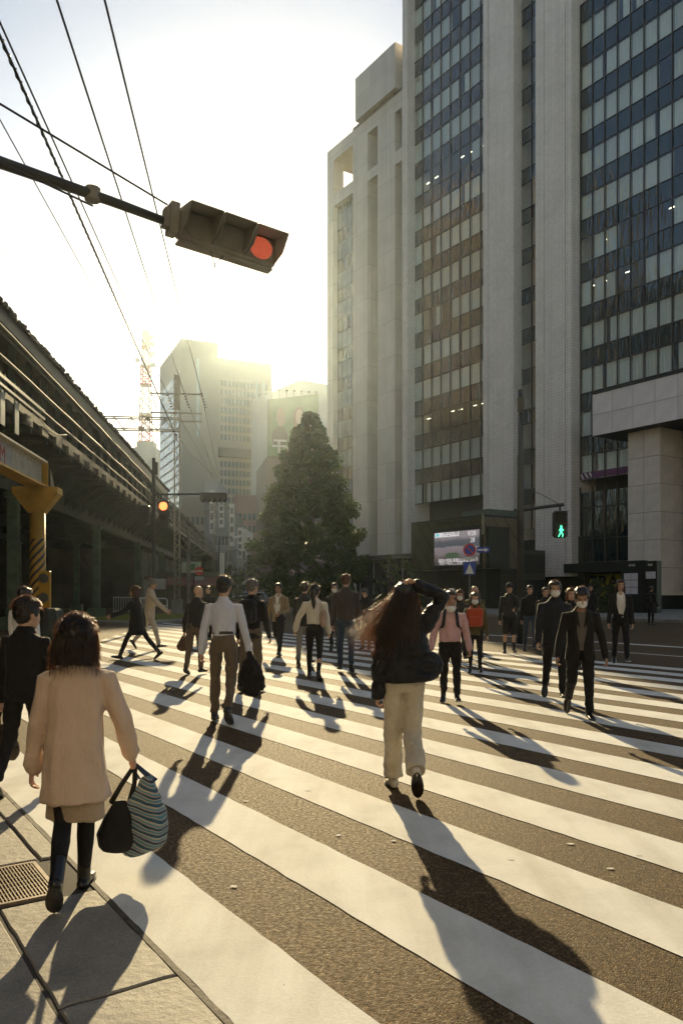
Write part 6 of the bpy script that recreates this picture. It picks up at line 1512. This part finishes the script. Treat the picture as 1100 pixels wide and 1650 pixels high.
# ================================================================== STREET FURNITURE AND CARS
def car(px, py, Y, rz, label, col):
    q = PY(px, 953, Y); t = empty('car', (q.x, Y, 0), rz, label, 'car')
    prof = [(-2.1, .35), (-2.1, .8), (-1.95, .95), (-1.1, 1.0), (-.55, 1.42), (1.1, 1.46), (1.75, 1.02), (2.1, .9), (2.12, .35)]
    b = MB(); b.prism([(-.84, y, z) for y, z in prof], (1.68, 0, 0)); o = b.build('body', mat('car_paint_%d' % px, col, .25, .2, .05), t)
    b = MB(); b.prism([(-.7, -1.12, 1.0), (.7, -1.12, 1.0), (.62, -.6, 1.38), (-.62, -.6, 1.38)], (0, -.02, .01)); b.build('windscreen', mat('car_glass', (.03, .035, .04), .05), t)
    for sx in (-1, 1):
        b = MB(); b.prism([(sx*.845, -.9, 1.02), (sx*.845, 1.4, 1.04), (sx*.845, 1.0, 1.38), (sx*.845, -.5, 1.36)], (sx*.012, 0, 0)); b.build('side_window', mat('car_glass', (0, 0, 0)), t)
        b = MB(); b.bevbox((sx*.62, -2.11, .72), (.34, .06, .16), .02); b.build('headlight', mat('headlight_glass', (.75, .75, .7), .1), t)
        for y in (-1.3, 1.3):
            b = MB(); b.cyl((sx*.72, y, .32), .32, sx*.16, 16, (1, 0, 0)); w = b.build('wheel', mat('tyre_rubber', (.02, .02, .02), .8), t)
            b = MB(); b.cyl((sx*.86, y, .32), .19, sx*.03, 12, (1, 0, 0)); b.build('rim', mat('wheel_rim', (.4, .4, .4), .3, .8), w)
    b = MB(); b.bb(-.45, .45, -2.14, -2.1, .45, .62); b.build('grille', BLACKM, t)
    return t
car(397, 0, 118, radians(3), 'white car coming down the far street on the left lane', (.7, .7, .68)); car(384, 0, 128, radians(3), 'dark car behind the white car on the far street', (.06, .06, .07))
car(432, 0, 72, radians(35), 'pale silver car waiting behind the beige jacket man', (.55, .58, .6)); 
# no entry sign with plate
q = PY(321, 953, 60); ne = empty('no_entry_sign', (q.x, 60, 0), 0, 'round red no entry sign with white plate below, left street', 'sign')
zc = PY(321, 920, 60).z
b = MB(); b.tube([(0, .05, 0), (0, .05, zc)], .04, 8); b.build('pole', mat('grey_sign_pole', (0, 0, 0)), ne)
b = MB(); b.cyl((0, -.02, zc), .33, .03, 24, (0, 1, 0)); b.build('disc', mat('no_entry_red', (.75, .03, .02), .35, var=.03), ne)
b = MB(); b.bb(-.25, .25, -.035, -.021, zc-.06, zc+.06); b.build('white_bar', WHITEP, ne)
b = MB(); b.bb(-.32, .32, -.02, .01, zc-.66, zc-.42); b.build('caption_plate', WHITEP, ne); text('自転車を除く', .105, BLACKT, ne, (-.31, -.025, zc-.58), ext=.002)
# pale box sign with a green square, awning house
q = PY(308, 953, 66); gs = empty('green_shop_sign', (q.x, 66, 0), 0, 'pale box sign with a green square above the no entry sign', 'sign')
zc = PY(308, 914, 66).z
b = MB(); b.bb(-.75, .75, -.1, .25, zc-.45, zc+.45); b.build('box', mat('pale_sign_box', (.62, .66, .45), .4), gs)
b = MB(); b.bb(-.28, .35, -.12, -.101, zc-.25, zc+.28); b.build('green_square', mat('sign_green', (.06, .22, .05), .4), gs)
b = MB(); b.tube([(.2, .1, 0), (.2, .1, zc-.45)], .05, 6); b.build('post', BLACKM, gs)
q = PY(312, 953, 68); hs = empty('corner_kiosk_shop', (q.x, 68, 0), RV, 'small shop with red brown awning under the viaduct edge', 'building')
b = MB(); b.bb(-3.5, 2.2, 0, 5, 0, 3.2); b.build('wall', mat('shop_wall', (.12, .10, .08), .8), hs)
b = MB(); b.prism([(-2.2, -.02, 2.75), (-2.2, -1.2, 2.1), (-2.2, -1.2, 1.95), (-2.2, -.02, 2.2)], (4.6, 0, 0)); b.build('awning', mat('red_brown_awning', (.30, .11, .07), .7), hs)
b = MB(); b.bb(2.25, 2.6, -1, -.1, 1.6, 4.8); b.build('vertical_sign', mat('pale_sign_board', (0, 0, 0)), hs); 
b = MB(); b.bb(-3.4, -2.3, -.3, -.02, 1.7, 2.6); b.build('wall_sign', WHITEP, hs)
# tangled cables on a short utility pole
q = PY(304, 953, 62); up = empty('utility_pole', (q.x, 62, 0), 0, 'short utility pole with tangled sunlit cables behind the mast', 'pole')
b = MB(); b.tube([(0, 0, 0), (0, 0, 6.4)], .14, 8); b.build('pole', CONC, up)
rr = random.Random(12)
for i in range(7):
    b = MB(); a = Vector((rr.uniform(-1.2, .2), 0, rr.uniform(4.6, 6.3))); c = a+Vector((rr.uniform(.8, 2.2), rr.uniform(-.5, .5), rr.uniform(-.9, .7)))
    b.tube([a.lerp(c, k/7)-Vector((0, 0, .5*sin(pi*k/7))) for k in range(8)], .035, 5); b.build('cable', CREAM, up, True)
# street lamps on the far street
for i, (px, py, Y) in enumerate(((373, 867, 90), (383, 888, 120))):
    q = PY(px-20, 953, Y); zc = PY(px, py, Y).z; l = empty('street_lamp', (q.x, Y, 0), 0, ('nearer', 'farther')[i]+' thin street lamp arching over the far street', 'street lamp', 'street lamps along the far street')
    b = MB(); L = 30/F*Y; b.tube([(0, 0, 0), (0, 0, zc-.3), (.4, 0, zc), (L*.8, 0, zc+.1)], .06, 6); b.build('pole', BLACKM, l)
    b = MB(); b.ell((L*.9, 0, zc+.1), (.5, .2, .12)); b.build('lamp_head', WHITEP, l)
# white guard rail on the island
q = P(246, 992); gr_ = empty('guard_rail', (q.x, q.y, .13), radians(10), 'white tubular pedestrian rail at the grass island', 'railing')
b = MB(); b.tube([(-.9, 0, 0), (-.9, 0, .85), (-.8, 0, .95), (.8, 0, .95), (.9, 0, .85), (.9, 0, 0)], .035, 8); b.tube([(-.9, 0, .5), (.9, 0, .5)], .025, 8); b.build('rail_hoop', WHITEP, gr_, True)
q = P(215, 990); gr2 = empty('guard_rail', (q.x, q.y, .13), radians(5), 'low white barred fence behind the walking couple', 'railing')
b = MB(); b.tube([(-1.3, 0, .1), (1.3, 0, .1)], .02, 6); b.tube([(-1.3, 0, 1.0), (1.3, 0, 1.0)], .025, 6); b.build('rail', WHITEP, gr2)
b = MB(); b.tube([(0, 0, 0), (0, 0, 1.0)], .013, 6); me = b.mesh('bar', WHITEP)
for i in range(17): link('bar', me, gr2, (-1.28+i*.16, 0, 0))

# far low hills of foliage at the street end
for i, (px, Y, h, r) in enumerate(((372, 150, 6.5, 3), (388, 165, 7, 3.2), (404, 105, 5.5, 2.6), (360, 135, 5, 2.5))):
    q = PY(px, 953, Y); make_tree((q.x, q.y, 0), h, r, 60+i, ('round street tree at the far end of the street', 'hazy street tree behind the white car', 'street tree half hidden behind the big tree base', 'small street tree beside the far viaduct arches')[i], 'street_tree', 50, 60, .28)

# ================================================================== HAZE
b = MB(); b.bb(-260, 260, -20, 560, -1.0, 175)
hz_o = b.build('haze', None); hz_o.data.materials.clear()
t = NT('haze_air'); pv = t.n('VolumePrincipled', ins={'Color': (.78, .92, 1.0, 1), 'Density': .00015, 'Anisotropy': .84}); t.t.links.new(pv.outputs[0], t.out.inputs['Volume'])
hz_o.data.materials.append(t.mat); hz_o['kind'] = 'stuff'
